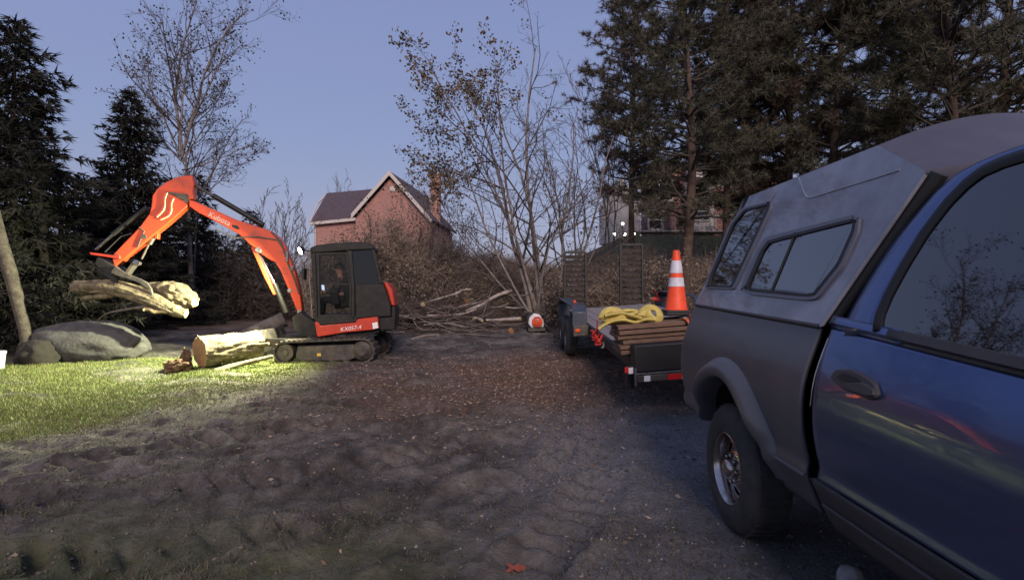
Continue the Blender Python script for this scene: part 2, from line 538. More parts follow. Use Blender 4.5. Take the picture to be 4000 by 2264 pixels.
def ground_mat():
    m = bpy.data.materials.new('ground_mud'); m.use_nodes = True
    n = m.node_tree; b = n.nodes['Principled BSDF']; b.inputs['Roughness'].default_value = .95
    b.inputs['Specular IOR Level'].default_value = .25
    t = n.nodes.new('ShaderNodeTexCoord')
    def nz(scale, det=6, rough_=.65):
        x = n.nodes.new('ShaderNodeTexNoise'); x.inputs['Scale'].default_value = scale; x.inputs['Detail'].default_value = det
        x.inputs['Roughness'].default_value = rough_; n.links.new(t.outputs['Object'], x.inputs['Vector']); return x.outputs['Fac']
    def rmp(fac, stops):
        r = n.nodes.new('ShaderNodeValToRGB')
        r.color_ramp.elements[0].position, r.color_ramp.elements[0].color = stops[0][0], (*stops[0][1], 1)
        r.color_ramp.elements[1].position, r.color_ramp.elements[1].color = stops[-1][0], (*stops[-1][1], 1)
        for p_, c_ in stops[1:-1]:
            e_ = r.color_ramp.elements.new(p_); e_.color = (*c_, 1)
        n.links.new(fac, r.inputs[0]); return r.outputs[0]
    def mix(f, a, c_):
        x = n.nodes.new('ShaderNodeMix'); x.data_type = 'RGBA'
        n.links.new(f, x.inputs['Factor']); n.links.new(a, x.inputs['A']); n.links.new(c_, x.inputs['B']); return x.outputs['Result']
    def att(nm):
        a = n.nodes.new('ShaderNodeAttribute'); a.attribute_name = nm; return a.outputs['Fac']
    wet = rmp(nz(1.1, 5, .6), [(.36, (.42, .42, .44)), (.52, (.95, .95, .95)), (.66, (1.45, 1.42, 1.38))])
    mud = rmp(nz(5, 10), [(.30, (.046, .042, .040)), (.50, (.125, .114, .107)), (.70, (.22, .20, .187))])
    gravel = rmp(nz(38, 6), [(.30, (.130, .129, .136)), (.55, (.215, .212, .222)), (.72, (.31, .305, .31))])
    litter = rmp(nz(22, 8, .75), [(.30, (.060, .034, .024)), (.52, (.155, .088, .060)), (.70, (.28, .18, .125))])
    turf = rmp(nz(9, 8), [(.30, (.055, .050, .022)), (.50, (.100, .130, .030)), (.72, (.16, .17, .065))])
    def times(a, c_):
        x = n.nodes.new('ShaderNodeMix'); x.data_type = 'RGBA'; x.blend_type = 'MULTIPLY'; x.inputs['Factor'].default_value = 1
        n.links.new(a, x.inputs['A']); n.links.new(c_, x.inputs['B']); return x.outputs['Result']
    mud = times(mud, wet)
    c = mix(att('gravel'), mud, gravel); c = mix(att('litter'), c, litter); c = mix(att('turf'), c, turf)
    n.links.new(c, b.inputs['Base Color'])
    bp = n.nodes.new('ShaderNodeBump'); bp.inputs['Strength'].default_value = 1.0; bp.inputs['Distance'].default_value = .05
    n.links.new(nz(26, 10, .72), bp.inputs['Height']); n.links.new(bp.outputs[0], b.inputs['Normal'])
    return m
M['ground'] = ground_mat()
go = np_mesh('ground', V, Fq, M['ground'], smooth=True)
tag(go, kind='structure')
def litter_mask(x, y):
    a = np.exp(-((x + .3 * (y - 7.5) * 0 + 1.0) / 2.6) ** 2 - ((y - 9.2) / 2.6) ** 2) * 1.1
    a = a + .9 * np.exp(-((x - 1.0) / 1.6) ** 2 - ((y - 9.5) / 2.2) ** 2)
    a = a + sm((y - 15) / 4) + .35 * sm((x - 2) / 2) * sm((y - 12) / 3)
    return np.clip(a * (.65 + .7 * fbm(x * 1.2, y * 1.2, 4, 77)), 0, 1)
def gravel_mask(x, y):
    cx = 1.35 + .02 * y
    a = np.exp(-((x - cx - .3) / (1.45 + .03 * y)) ** 4) * sm((8.8 - y) / 3)
    return np.clip(a * (.8 + .5 * fbm(x * .9, y * .9, 4, 55)), 0, 1)
me = go.data
for nm, fn in (('turf', lawn_mask), ('litter', litter_mask), ('gravel', gravel_mask)):
    at = me.attributes.new(nm, 'FLOAT', 'POINT')
    val = fn(GX, GY)
    if nm == 'turf':
        val = np.clip(val + .55 * sm((GY - 24) / 5) * sm((GX - 2) / 4) + .45 * sm((4.4 - GY) / 1.6) * sm((.3 - GX) / 1.5) * (fbm(GX * 1.5, GY * 1.5, 3, 90) > -.1), 0, 1)
    at.data.foreach_set('value', val.ravel().astype(np.float32))

# ------------------------------------------------------------------ houses
def house_window(parent, c, w, h, right, out, mull=True):
    """framed two-sash window; right = unit vector along the wall, out = outward normal"""
    c = Vector(c); up = Vector((0, 0, 1))
    loop = lambda a, b_: [c + right * (sx * a / 2) + up * (sz * b_ / 2) for sx, sz in ((-1, -1), (1, -1), (1, 1), (-1, 1))]
    f = MB(); f.ring(loop(w + .24, h + .24), loop(w, h), out * .07)
    if mull:
        f.prism([c + right * (sx * w / 2) + up * sz * .03 for sx, sz in ((-1, -1), (1, -1), (1, 1), (-1, 1))], out * .05)
    fo = f.build('window', M['house_trim'], parent)
    g = MB(); g.prism(loop(w, h), out * .02); g.build('pane', M['window_dark'], fo)
    return fo

def gable_house():
    H = 46.0
    base = P(1500, 900, H); base.z = gz(base.x, H)
    t = thing('brick_house', base, 'red brick house with steep white edged gable and dark shingle roof beyond the thicket', 'house')
    pk = P(1525, 680, H); el = P(1378, 848, H); er = P(1690, 868, H)
    fwd = Vector((.10, 1, 0)).normalized()
    # gable wall facing the camera
    zb = base.z
    w = MB(); w.prism([Vector((el.x + .25, H, zb)), Vector((er.x - .2, H, zb)), Vector((er.x - .2, H, er.z)), pk - Vector((0, 0, .35)), Vector((el.x + .25, H, el.z))], fwd * 9)
    w.build('wall', M['brick'], t)
    def slab(a, b_, ext, th, name, m, parent=t):
        k = MB(); n_ = (b_ - a).cross(ext).normalized()
        if n_.z < 0: n_ = -n_
        k.prism([a, b_, b_ + n_ * th, a + n_ * th], ext); return k.build(name, m, parent)
    off = Vector((0, -.45, 0))
    slab(el + off, pk + off, fwd * 10, .16, 'roof', M['shingle'])
    slab(pk + off, er + off, fwd * 10, .16, 'roof', M['shingle'])
    # white rake boards
    for a, b_ in ((el, pk), (pk, er)):
        k = MB(); d = Vector((0, 0, -.30))
        k.prism([a + off + Vector((0, -.06, .22)), b_ + off + Vector((0, -.06, .22)), b_ + off + d + Vector((0, -.06, .1)), a + off + d + Vector((0, -.06, .1))], Vector((0, .10, 0)))
        k.build('rake_board', M['house_trim'], t)
    v = MB(); vc = P(1533, 742, H - .03)
    arch = [vc + Vector((.28 * math.cos(a), -.02, .05 + .28 * math.sin(a))) for a in np.linspace(0, PI, 9)]
    v.prism([vc + Vector((.28, -.02, -.14))] + arch + [vc + Vector((-.28, -.02, -.14))], Vector((0, .08, 0)))
    v.build('attic_vent', M['house_trim'], t)
    # left wing: eave towards the camera, roof rising back to a ridge
    Hw = H + 1.2
    e0 = P(1214, 868, Hw - .2); e1 = P(1392, 850, Hw - .2); r0 = P(1275, 760, Hw + 3); r1 = P(1480, 742, Hw + 3)
    k = MB(); k.prism([e0, e1, r1, r0], Vector((0, .10, .16))); k.build('roof', M['shingle'], t)
    k = MB(); k.prism([e0 + Vector((.2, .35, -.1)), e1 + Vector((0, .35, -.1)), Vector((e1.x, e1.y + .35, zb)), Vector((e0.x + .2, e0.y + .35, zb))], Vector((0, 5.4, 0)))
    k.build('wall', M['brick'], t)
    k = MB(); k.prism([e0 + Vector((-.1, -.06, -.25)), e1 + Vector((0, -.06, -.25)), e1 + Vector((0, -.06, 0)), e0 + Vector((-.1, -.06, 0))], Vector((0, .3, 0)))
    k.build('gutter', M['house_trim'], t)
    k = MB(); k.tube([e0 + Vector((.32, .28, -.2)), Vector((e0.x + .32, e0.y + .28, zb))], .06, 8); k.build('downpipe', M['house_trim'], t)
    k = MB(); k.tube([e0 + Vector((-.05, 0, .05)), P(1240, 795, Hw + 1.6), r0 + Vector((-.25, 0, -.3)), r0], .09, 6); k.build('roof_edge', M['house_trim'], t)
        # chimney on the right slope
    cc = P(1702, 680, H + 3.2)
    k = MB(); k.box((cc.x, cc.y, cc.z - 2.6), (.85, .8, 5.0)); k.box((cc.x, cc.y, cc.z - .06), (.98, .93, .16)); k.box((cc.x, cc.y, cc.z - .36), (.92, .87, .10))
    ch = k.build('chimney', M['brick'], t)
    k = MB(); k.box((cc.x, cc.y - .42, cc.z - .2), (.3, .1, .14)); k.build('flue_cap', M['house_trim'], ch)
gable_house()

def far_house():
    H = 35.0
    x0, x1 = P(2560, 0, H).x, P(3080, 0, H).x
    zb = gz((x0 + x1) / 2, H) - .3
    t = thing('brick_house', ((x0 + x1) / 2, H, zb), 'brick house with pale bays half hidden behind the pine trunks', 'house')
    ze = P(0, 640, H).z
    k = MB(); k.box(((x0 + x1) / 2 + .5, H + 4, (zb + ze) / 2), (x1 - x0 - 1, 8, ze - zb)); k.build('wall', M['brick'], t)
    k = MB()
    k.prism([Vector((x0 + .2, H - .6, ze)), Vector((x0 + .2, H + 4, ze + .9)), Vector((x0 + .2, H + 8.6, ze))], Vector((x1 - x0 + .4, 0, 0))); k.build('roof', M['shingle'], t)
    R_, O_ = Vector((1, 0, 0)), Vector((0, -1, 0))
    # pale sided wing with a gable on the left
    a, b_, p_ = P(2352, 800, H - 1.2), P(2500, 770, H - 1.2), P(2428, 690, H - 1.2)
    k = MB(); k.prism([Vector((a.x, a.y, zb)), Vector((b_.x, a.y, zb)), Vector((b_.x, a.y, a.z)), p_, a], Vector((0, 1.15, 0))); k.build('gable_wing', M['siding'], t)
    # white centre bay with stacked windows
    bx0, bx1 = P(2685, 0, H - .7).x, P(2790, 0, H - .7).x
    bt = P(0, 600, H - .7).z
    k = MB(); k.box(((bx0 + bx1) / 2, H - .35, (zb + bt) / 2), (bx1 - bx0, .68, bt - zb)); bay = k.build('bay', M['siding'], t)
    for py in (640, 735, 825):
        house_window(t, P(2737, py, H - .705), 1.0, 1.05, R_, O_)
    for px, py in ((2560, 858), (2830, 690), (2870, 800), (2600, 745), (2950, 790)):
        house_window(t, P(px, py, H - .01), .8, 1.15, R_, O_)
    for px in (2832, 2892):
        q = P(px, 760, H - .05); k = MB(); k.box((q.x, q.y, (zb + q.z + 1.0) / 2), (.22, .16, q.z + 1.0 - zb)); k.build('corner_board', M['house_trim'], t)
    q0, q1 = P(2480, 890, H - 1.6), P(2900, 878, H - 1.6)
    k = MB()
    k.box(((q0.x + q1.x) / 2, H - 1.0, zb + .75), (q1.x - q0.x, 1.4, .10))
    porch = k.build('porch', M['house_trim'], t)
    for i in range(9):
        k = MB(); x = q0.x + (q1.x - q0.x) * i / 8; k.box((x, H - 1.62, zb + 1.23), (.09, .09, .86)); k.build('baluster', M['house_trim'], porch)
    k = MB(); k.box(((q0.x + q1.x) / 2, H - 1.62, zb + 1.70), (q1.x - q0.x, .10, .08)); k.build('handrail', M['house_trim'], porch)
far_house()

spots = [(2400, 915, 'lit yard lamp at the left end of the row on the bank'), (2432, 874, 'lit yard lamp standing higher than the other lamps on the bank'),
         (2440, 915, 'lit yard lamp second from the left in the row on the bank'), (2478, 914, 'lit yard lamp at the right end of the row on the bank')]
for px, py, lb in spots:
    q = P(px, py, 27.5)
    zg = gz(q.x, q.y)
    t = thing('yard_lamp', (q.x, q.y, zg), lb, 'lamp', 'small lit lamps in front of the brick house')
    k = MB(); k.tube([(q.x, q.y, min(zg, q.z) - .1), (q.x, q.y, q.z - .05)], .025, 6); k.build('post', M['steel_dark'], t)
    k = MB(); k.lathe([(.001, -.05), (.055, -.05), (.065, .05), (.001, .06)], q, (0, 0, 1), 10); k.build('lamp_head', M['yard_lamp'], t)

# ------------------------------------------------------------------ trees
def branch_pts(p, d, L, n, g, wander=.12, lift=.0):
    pts = [np.array(p, float)]; d = np.array(d, float)
    for i in range(n):
        d = d + g.normal(size=3) * wander; d[2] += lift
        d = d / np.linalg.norm(d)
        pts.append(pts[-1] + d * L / n)
    return np.array(pts), d

def bare_tree(stems, g, levels=4, ratio=.62, kids=(5, 5, 5, 4), ang=.75, lift=.05, r_tw=.004, wander=.11, start=.28, start0=None):
    """stems: (base point, direction, length, radius). -> trunk tubes, twig tubes, tips (pos, dir)"""
    big, fine, tips = [], [], []
    def rec(p, d, L, r, lev):
        nonlocal start
        n = max(3, int(6 - lev))
        straight = start0 is not None and not big
        pts, dd = branch_pts(p, d, L, n, g, .012 if straight else wander * (1 + .25 * lev), 0 if straight else lift)
        rad = np.linspace(r, max(r * .30, r_tw * .6), n + 1)
        (big if lev == 0 else fine).append((pts, rad, (9, 6, 4, 3, 3)[min(lev, 4)]))
        tips.append((pts[-1], dd, lev))
        if lev >= levels: return
        nk = kids[min(lev, len(kids) - 1)]
        for c in range(nk):
            u = start + (1 - start) * (c + g.uniform(.1, .9)) / nk if lev == 0 else .15 + .85 * (c + g.uniform(0, 1)) / nk
            f = u * n; i = min(int(f), n - 1); q = pts[i] + (pts[i + 1] - pts[i]) * (f - i)
            tdir = nrm(pts[i + 1] - pts[i])
            side = nrm(np.cross(tdir, g.normal(size=3)))
            a = ang * g.uniform(.6, 1.25)
            nd = tdir * math.cos(a) + side * math.sin(a)
            rr = max((rad[i] * .62) * (1 - .2 * u), r_tw)
            rec(q, nd, L * ratio * g.uniform(.65, 1.1) * (1.15 - .5 * u), rr, lev + 1)
    for si, (b_, d, L, r) in enumerate(stems):
        if start0 is not None: start = start0 if si == 0 else .12
        rec(b_, nrm(np.array(d, float)), L, r, 0)
    return big, fine, tips

M['leaf_brown'] = mat('dry_leaves', (.12, .08, .05), .8, island=[(.060, .045, .030), (.13, .085, .045), (.10, .085, .06), (.17, .11, .055)])
M['leaf_dark'] = mat('dark_leaves', (.05, .04, .035), .85, island=[(.030, .026, .024), (.07, .05, .04), (.05, .045, .04)])
M['spruce'] = mat('spruce_needles', (.02, .026, .016), .9, island=[(.009, .011, .009), (.017, .021, .014), (.027, .026, .019), (.024, .018, .014)])
M['pine_green'] = mat('pine_needles', (.03, .04, .02), .85, island=[(.036, .040, .026), (.074, .078, .048), (.105, .098, .064), (.085, .062, .042)])
M['pine_brown'] = mat('brown_pine_needles', (.04, .03, .02), .88, island=[(.048, .036, .027), (.100, .070, .050), (.140, .100, .073), (.066, .058, .040)])
M['twig'] = mat('twig_bark', (.075, .055, .050), .9, island=[(.045, .034, .032), (.085, .062, .055), (.12, .09, .08)])
M['twig_pale'] = mat('pale_twig_bark', (.16, .12, .11), .9, island=[(.11, .085, .08), (.19, .15, .135)])

def build_bare(name, label, base, stems, g, leafN=None, leaf_mat='leaf_brown', leaf_size=(.07, .05), leaf_filter=None, tw='twig', bark='bark_grey', cat='tree', **kw):
    big, fine, tips = bare_tree(stems, g, **kw)
    t = thing(name, base, label, cat)
    V, F = tubes_np(big); np_mesh('trunk', V, F, M[bark], t, base, smooth=True)
    V, F = tubes_np(fine); tag(np_mesh('branches', V, F, M[tw], t, base, smooth=True), kind='stuff')
    if leafN:
        tp = np.array([q for q, d, l in tips if l >= 2])
        if leaf_filter is not None:
            w = leaf_filter(tp); pick = g.random(len(tp)) < w; tp = tp[pick]
        C = np.repeat(tp, leafN, 0) + g.normal(size=(len(tp) * leafN, 3)) * .10
        V, F = leaves(C, leaf_size[0], leaf_size[1], g)
        tag(np_mesh('leaves', V, F, M[leaf_mat], t, base), kind='stuff')
    return t

def spruce(name, label, x, y, h, rad, seed, ypk=0.0, zskirt=.4, dens=1.0):
    g = np.random.default_rng(seed)
    zb = gz(x, y)
    base = Vector((x, y, zb))
    t = thing(name, base, label, 'tree', 'spruces along the left edge')
    pts = np.array([[x + .05 * math.sin(i), y, zb - .1 + (h + .1) * i / 8] for i in range(9)])
    V, F = tubes_np([(pts, np.linspace(.16 * h / 9, .015, 9), 8)]); np_mesh('trunk', V, F, M['bark'], t, base, smooth=True)
    C = []; D = []; T = []
    z = zskirt
    while z < h - .1:
        u = z / h
        rr = rad * (1 - u) ** .82 * (1 + .22 * math.sin(z * 2.1 + seed)) + .10
        nb = max(5, int(15 * (1 - u) + 5))
        for k in range(nb):
            a = g.uniform(0, 2 * PI); L = rr * g.uniform(.55, 1.12)
            n = max(3, int(L / .16))
            s = np.linspace(0.1, 1, n)
            droop = -.30 * s + .22 * s ** 2 * (1 - u) + (.35 * u) * s
            px = x + np.cos(a) * L * s; py = y + np.sin(a) * L * s; pz = zb + z + droop * L
            ln = np.stack([px, py, pz], 1)
            T.append((ln, np.linspace(.018 * (1.2 - u), .004, n), 3))
            m = int(max(3, L * 10) * dens)
            f = g.uniform(.15, 1, m)
            c = np.stack([np.interp(f, s, px), np.interp(f, s, py), np.interp(f, s, pz)], 1)
            lat = np.array([-np.sin(a), np.cos(a), 0]); out = np.array([np.cos(a), np.sin(a), 0])
            w = .30 * L * (1.1 - f)[:, None] * g.uniform(-1, 1, (m, 1))
            c = c + lat * w + np.array([0, 0, -1]) * np.abs(w) * .25 + g.normal(size=(m, 3)) * .03
            C.append(c); D.append(out * .8 + lat * np.sign(w) * .5 + np.array([0, 0, -.25]) + 0 * w)
        z += g.uniform(.13, .24) * (1.1 - .5 * u)
    C = np.concatenate(C); D = np.concatenate(D)
    V, F = blades(C, D, 6, .24, .050, .45, g)
    cr_ = np_mesh('crown', V, F, M['spruce'], t, base); tag(cr_, kind='stuff')
    V, F = tubes_np(T); tag(np_mesh('limbs', V, F, M['bark'], t, base), kind='stuff')
    return t

spruce('spruce_tree', 'tall dark spruce with pointed top above the grey boulder', -13.3, 14.4, 8.8, 3.5, 11)
spruce('spruce_tree', 'dark spruce in front of the tall leafy bare tree', -13.1, 18.5, 8.2, 2.6, 12)
spruce('spruce_tree', 'spruce cut off by the picture edge above the leaning trunk', -15.6, 13.6, 10.2, 2.8, 13)
spruce('spruce_tree', 'low dark spruce between the two pointed spruces', -15.2, 20.5, 5.6, 2.6, 14, dens=.8)
spruce('spruce_tree', 'small spruce peak just right of the raised boom elbow', -13.4, 23.0, 6.3, 2.0, 15, dens=.8)
spruce('spruce_tree', 'short spruce seen under the excavator boom', -11.8, 24.5, 4.9, 2.2, 16, dens=.7)

# --- tall bare tree behind the boom
g = np.random.default_rng(21)
Yt = 20.5
fork = P(712, 592, Yt)
tb = P(752, 1150, Yt); tb.z = gz(tb.x, tb.y) - .1
def dirto(a, b_): return (Vector(b_) - Vector(a))
t_l = build_bare('bare_tree', 'tall bare tree with dry leaves clinging high in its forked crown', tb,
    [(tb, dirto(tb, fork), (fork - tb).length, .11)] +
    [(fork - Vector((0, 0, dz)), dirto(fork, P(px, py, Yt + dy)), (P(px, py, Yt + dy) - fork).length * .95, r) for px, py, dy, dz, r in
     ((610, -60, 0, .15, .062), (805, -90, .5, .15, .060), (700, 40, -.9, .2, .045), (890, 130, -.4, .2, .045), (505, 150, .3, .25, .042),
      (540, 330, -.8, .4, .032), (905, 330, .8, .4, .034), (985, 520, -.5, .7, .030))],
    g, leafN=1, leaf_mat='leaf_dark', leaf_size=(.095, .075), leaf_filter=lambda q: .25 + .6 * sm((q[:, 2] - 6) / 4), kids=(10, 6, 5, 4), levels=3, lift=.05, ang=.68, ratio=.50, start0=.6, tw='twig', r_tw=.006, bark='bark_light')
g = np.random.default_rng(22)
tb = P(775, 760, 21.5); tb2 = Vector((tb.x - .2, 21.5, gz(tb.x, 21.5) - .1))
build_bare('bare_tree', 'thin leaning bare tree rising right of the raised boom', tb2,
    [(tb2, dirto(tb2, tb), (tb - tb2).length, .045)] +
    [(tb - Vector((0, 0, dz)), dirto(tb, P(px, py, 21.5 + dy)), (P(px, py, 21.5 + dy) - tb).length, r) for px, py, dy, dz, r in
     ((930, 450, 0, .1, .030), (865, 540, .4, .2, .024), (985, 570, -.4, .3, .022))],
    g, leafN=1, leaf_mat='leaf_dark', leaf_size=(.07, .05), leaf_filter=lambda q: .4 + 0 * q[:, 2], kids=(7, 5, 4, 3), levels=3, lift=.03, ang=.7, ratio=.5, start0=.6, r_tw=.006, bark='bark_light')

# --- many-stemmed tree in the middle
g = np.random.default_rng(31)
Yc = 17.0
cb = P(2125, 1150, Yc); cb.z = gz(cb.x, cb.y) - .1
def stem(px0, px1, py1, dy, r):
    a = Vector((P(px0, 0, Yc).x, Yc + dy * .15, cb.z)); b_ = P(px1, py1, Yc + dy)
    return (a, dirto(a, b_), (b_ - a).length * .93, r)
build_bare('bare_tree', 'many stemmed bare tree with a tuft of brown leaves on its upper left side', cb,
    [stem(2085, 1900, 160, 0, .075), stem(2110, 1960, 120, .8, .07), stem(2120, 1700, 330, -.5, .055), stem(2105, 1620, 470, -.9, .045), stem(2110, 1830, 230, .3, .05), stem(2140, 2060, 330, .5, .06), stem(2150, 2180, 430, -.4, .05),
     stem(2160, 2290, 420, .3, .05), stem(2175, 2400, 640, -.2, .04), stem(2100, 1700, 640, .5, .04), stem(2170, 2330, 800, .6, .035), stem(2090, 2010, 560, -.6, .045)],
    g, leafN=7, leaf_size=(.10, .07), leaf_filter=lambda q: sm((q[:, 2] - 5.0 + (-.8 - q[:, 0]) * 1.0) / 2.0) * sm((.5 - q[:, 0]) / 1.0) * .95 + .03, kids=(9, 5, 4, 3), levels=3, lift=.0, ang=.80, ratio=.42, start=.22, r_tw=.0055, bark='bark_light')

# --- small far bare trees
def small_bare(label, px, ptop, Y, spread, seed, n=6, r=.04):
    g = np.random.default_rng(seed)
    b_ = P(px, 0, Y); b_.z = gz(b_.x, Y) - .1
    hh = P(0, ptop, Y).z - b_.z
    stems = [(b_, (spread * g.uniform(-1, 1), spread * g.uniform(-.5, .5), 1), hh * g.uniform(.75, .95), r) for _ in range(n)]
    return build_bare('bare_tree', label, b_, stems, g, kids=(9, 6, 4), levels=3, lift=.05, ang=.5, ratio=.38, start=.35, r_tw=.010, tw='twig_pale', bark='bark_grey')
small_bare('pale fine twigged tree between the boom and the brick house', 1085, 745, 30, .30, 41)
small_bare('far bare treetop showing above the dark shingle roof', 1325, 705, 56, .10, 42, 5)
small_bare('slim bare treetop between the gable and the chimney', 1655, 690, 43, .08, 43, 3)
small_bare('bare sapling left of the pines, behind the many stemmed tree', 2250, 440, 22, .12, 44, 3)
small_bare('bare tree thin against the sky beside the first pine', 2370, 300, 24, .10, 45, 3)

# --- leaning trunks at the left edge
def leaning(label, pts, rad, m, seed):
    g = np.random.default_rng(seed)
    p0 = Vector(pts[0]); p0.z = gz(p0.x, p0.y) - .08
    t = thing('leaning_tree', p0, label, 'tree')
    V, F = tubes_np([(np.array([p0] + [list(p) for p in pts[1:]]), rad, 10)]); np_mesh('trunk', V, F, M[m], t, p0, smooth=True)
    fine = []
    for i in range(7):
        p = Vector(pts[-1]).lerp(Vector(pts[-2]), g.uniform(0, 1)); bp2, _ = branch_pts(p, nrm(g.normal(size=3)), g.uniform(.5, 1.1), 4, g, .2)
        fine.append((bp2, np.linspace(.02, .006, 5), 4))
    V, F = tubes_np(fine); tag(np_mesh('branches', V, F, M['bark'], t, p0), kind='stuff')
leaning('dim trunk leaning left beside the grey boulder', [P(118, 1392, 11.6), P(95, 1280, 11.6), P(50, 1100, 11.5), P(5, 950, 11.4), P(-70, 640, 11.3), P(-150, 260, 11.2), P(-200, -40, 11.2)], [.10, .11, .13, .12, .09, .06, .02], 'bark', 51)
leaning('slender dim trunk standing upright behind the grey boulder', [P(182, 1300, 14.4), P(178, 1150, 14.5), P(165, 900, 14.6), P(150, 760, 14.7)], [.12, .11, .10, .05], 'bark', 52)
leaning('dim trunk in shade between boulder and held log', [P(255, 1290, 15.6), P(245, 1000, 15.6), P(236, 850, 15.6)], [.11, .09, .05], 'bark', 53)

# --- pines on the right
def pine_mesh(seed, h, z0, rad, trunk_r, needle, side_bias=0., dens=1.0, tl=.19):
    """pine at the origin -> trunk (V,F), limbs (V,F), needles (V,F)"""
    g = np.random.default_rng(seed)
    pts = np.array([[.10 * math.sin(i * .9 + seed), .10 * math.cos(i * 1.1), -.3 + (h + .3) * i / 9] for i in range(10)])
    pts[:, :2] -= pts[0, :2]
    TV = tubes_np([(pts, np.linspace(trunk_r, .03, 10), 10)])
    T = []; C = []; D = []
    z = z0
    while z < h - .2:
        u = (z - z0) / (h - z0)
        rr = rad * (.55 + .9 * u) if u < .35 else rad * (1.0 - .85 * (u - .35) / .65)
        for k in range(g.integers(4, 7)):
            a = g.uniform(0, 2 * PI); L = rr * g.uniform(.5, 1.15)
            d = np.array([math.cos(a), math.sin(a), g.uniform(-.05, .35) + .4 * u])
            o = np.array([np.interp(z, pts[:, 2], pts[:, 0]), np.interp(z, pts[:, 2], pts[:, 1]), z])
            lp, dd = branch_pts(o, d, L, 5, g, .12, .03)
            T.append((lp, np.linspace(.045 * (1.2 - u), .010, 6), 4))
            for q in range(int(6 + L * 4)):
                f = g.uniform(.3, 1) ** .7 * 5; i = min(int(f), 4); p_ = lp[i] + (lp[i + 1] - lp[i]) * (f - i)
                sd = nrm(nrm(lp[i + 1] - lp[i]) + 1.0 * g.normal(size=3) * np.array([1, 1, .5]))
                tl_ = g.uniform(.25, .6)
                e_ = p_ + sd * tl_
                T.append((np.array([p_, (p_ + e_) / 2 + np.array([0, 0, -.02]), e_]), [.009, .007, .004], 3))
                nc = int(max(2, 5 * dens))
                f2 = g.uniform(.35, 1.05, (nc, 1))
                C.append(p_ + (e_ - p_) * f2); D.append(np.repeat((sd * .8 + np.array([0, 0, .25]))[None], nc, 0))
        z += g.uniform(.22, .45)
    C = np.concatenate(C); D = np.concatenate(D)
    return TV, tubes_np(T), blades(C, D, 11, tl, .018, 1.0, g, .5)

PROTO = {}
def pine(kind, label, px, Y, scale=1.0, rot=0., zs=1.0, m='pine_green', group='pines behind the trailer and truck'):
    x = P(px, 0, Y).x; zb = gz(x, Y)
    t = thing('pine_tree', (x, Y, zb), label, 'tree', group)
    t.rotation_euler = (0, 0, rot); t.scale = (scale, scale, scale * zs)
    if kind not in PROTO:
        args = {'a': (61, 14.5, 3.3, 3.3, .17, 1), 'b': (62, 15.0, 4.4, 2.9, .16, 1), 'c': (63, 13.0, 2.8, 3.1, .15, 1)}[kind]
        (tv, tf), (lv, lf), (nv, nf) = pine_mesh(*args)
        obs = [np_mesh('trunk', tv, tf, M['bark_red'], None, smooth=True), np_mesh('limbs', lv, lf, M['bark'], None), np_mesh('crown', nv, nf, M['pine_green'], None)]
        for o in obs[1:]: o['kind'] = 'stuff'
        for o in obs:
            o.material_slots[0].link = 'OBJECT'; o.material_slots[0].material = o.data.materials[0]
        PROTO[kind] = obs; use = obs
    else:
        use = [o.copy() for o in PROTO[kind]]
        for o in use: COL.objects.link(o)
    for o in use:
        o.parent = t; o.location = (0, 0, 0)
    use[2].material_slots[0].material = M[m]
    return t
pine('a', 'big green pine with reddish trunk rising behind the trailer', 2668, 16.5, 1.0, .4)
pine('b', 'tall brown pine standing behind the left of the big green pine', 2475, 24.0, 1.0, 2.6, m='pine_brown')
pine('b', 'pine with tall clear trunk right of the green pine', 2835, 19.5, 1.0, 1.9, m='pine_green')
pine('b', 'thin trunked pine close behind the tall clear trunk', 2925, 22.0, .95, 4.0, m='pine_green')
pine('b', 'brownish pine above the rear window of the camper shell', 3090, 18.5, 1.05, 2.2, m='pine_brown')
pine('b', 'dark pine above the middle of the camper shell roof', 3290, 17.0, 1.05, 3.1, m='pine_green')
pine('a', 'brown needled pine behind the shell roof bend', 3480, 19.5, 1.05, 5.1, m='pine_brown')
pine('c', 'dark spreading pine over the truck cab', 3700, 15.5, 1.1, .9, m='pine_green')
pine('a', 'pine at the right picture edge above the cab roof', 3960, 17.0, 1.15, 2.7, m='pine_brown')

# --- thicket along the back, one mass
def thicket(name, boxes, seed, tw, lf, nper, hfun, leafper, kind='stuff'):
    g = np.random.default_rng(seed)
    n = nper
    i = g.integers(0, len(boxes), n)
    B = np.array(boxes)
    x = B[i, 0] + (B[i, 1] - B[i, 0]) * g.random(n); y = B[i, 2] + (B[i, 3] - B[i, 2]) * g.random(n)
    top = hfun(x, y) * (.72 + .42 * fbm(x * .9, y * .9, 3, seed))
    u = g.random(n) ** .95
    z = gh0(x, y) + u * top
    C = np.stack([x, y, z], 1)
    D = np.stack([.8 * g.normal(size=n), .8 * g.normal(size=n), .55 + .4 * g.normal(size=n)], 1)
    V1, F1 = blades(C, nrm(D), 3, .70, .016, .6, g, .5)
    V2, F2 = leaves(np.repeat(C, leafper, 0) + g.normal(size=(n * leafper, 3)) * .22, .085, .05, g)
    F2t = np.concatenate([F2[:, [0, 1, 2]], F2[:, [0, 2, 3]]]) + len(V1)
    Vv = np.concatenate([V1, V2]); Ff = np.concatenate([F1, F2t])
    mi = np.concatenate([np.zeros(len(F1), int), np.ones(len(F2t), int)])
    o = np_mesh(name, Vv, Ff, [M[tw], M[lf]], mi=mi)
    return tag(o, kind=kind)
M['thicket_twig'] = mat('thicket_twigs', (.06, .045, .035), .9, island=[(.12, .092, .075), (.25, .195, .155), (.36, .29, .235), (.18, .14, .11)])
M['thicket_leaf'] = mat('thicket_leaves', (.06, .045, .03), .9, island=[(.06, .046, .038), (.14, .104, .085), (.22, .165, .135), (.13, .115, .075), (.27, .20, .165)])
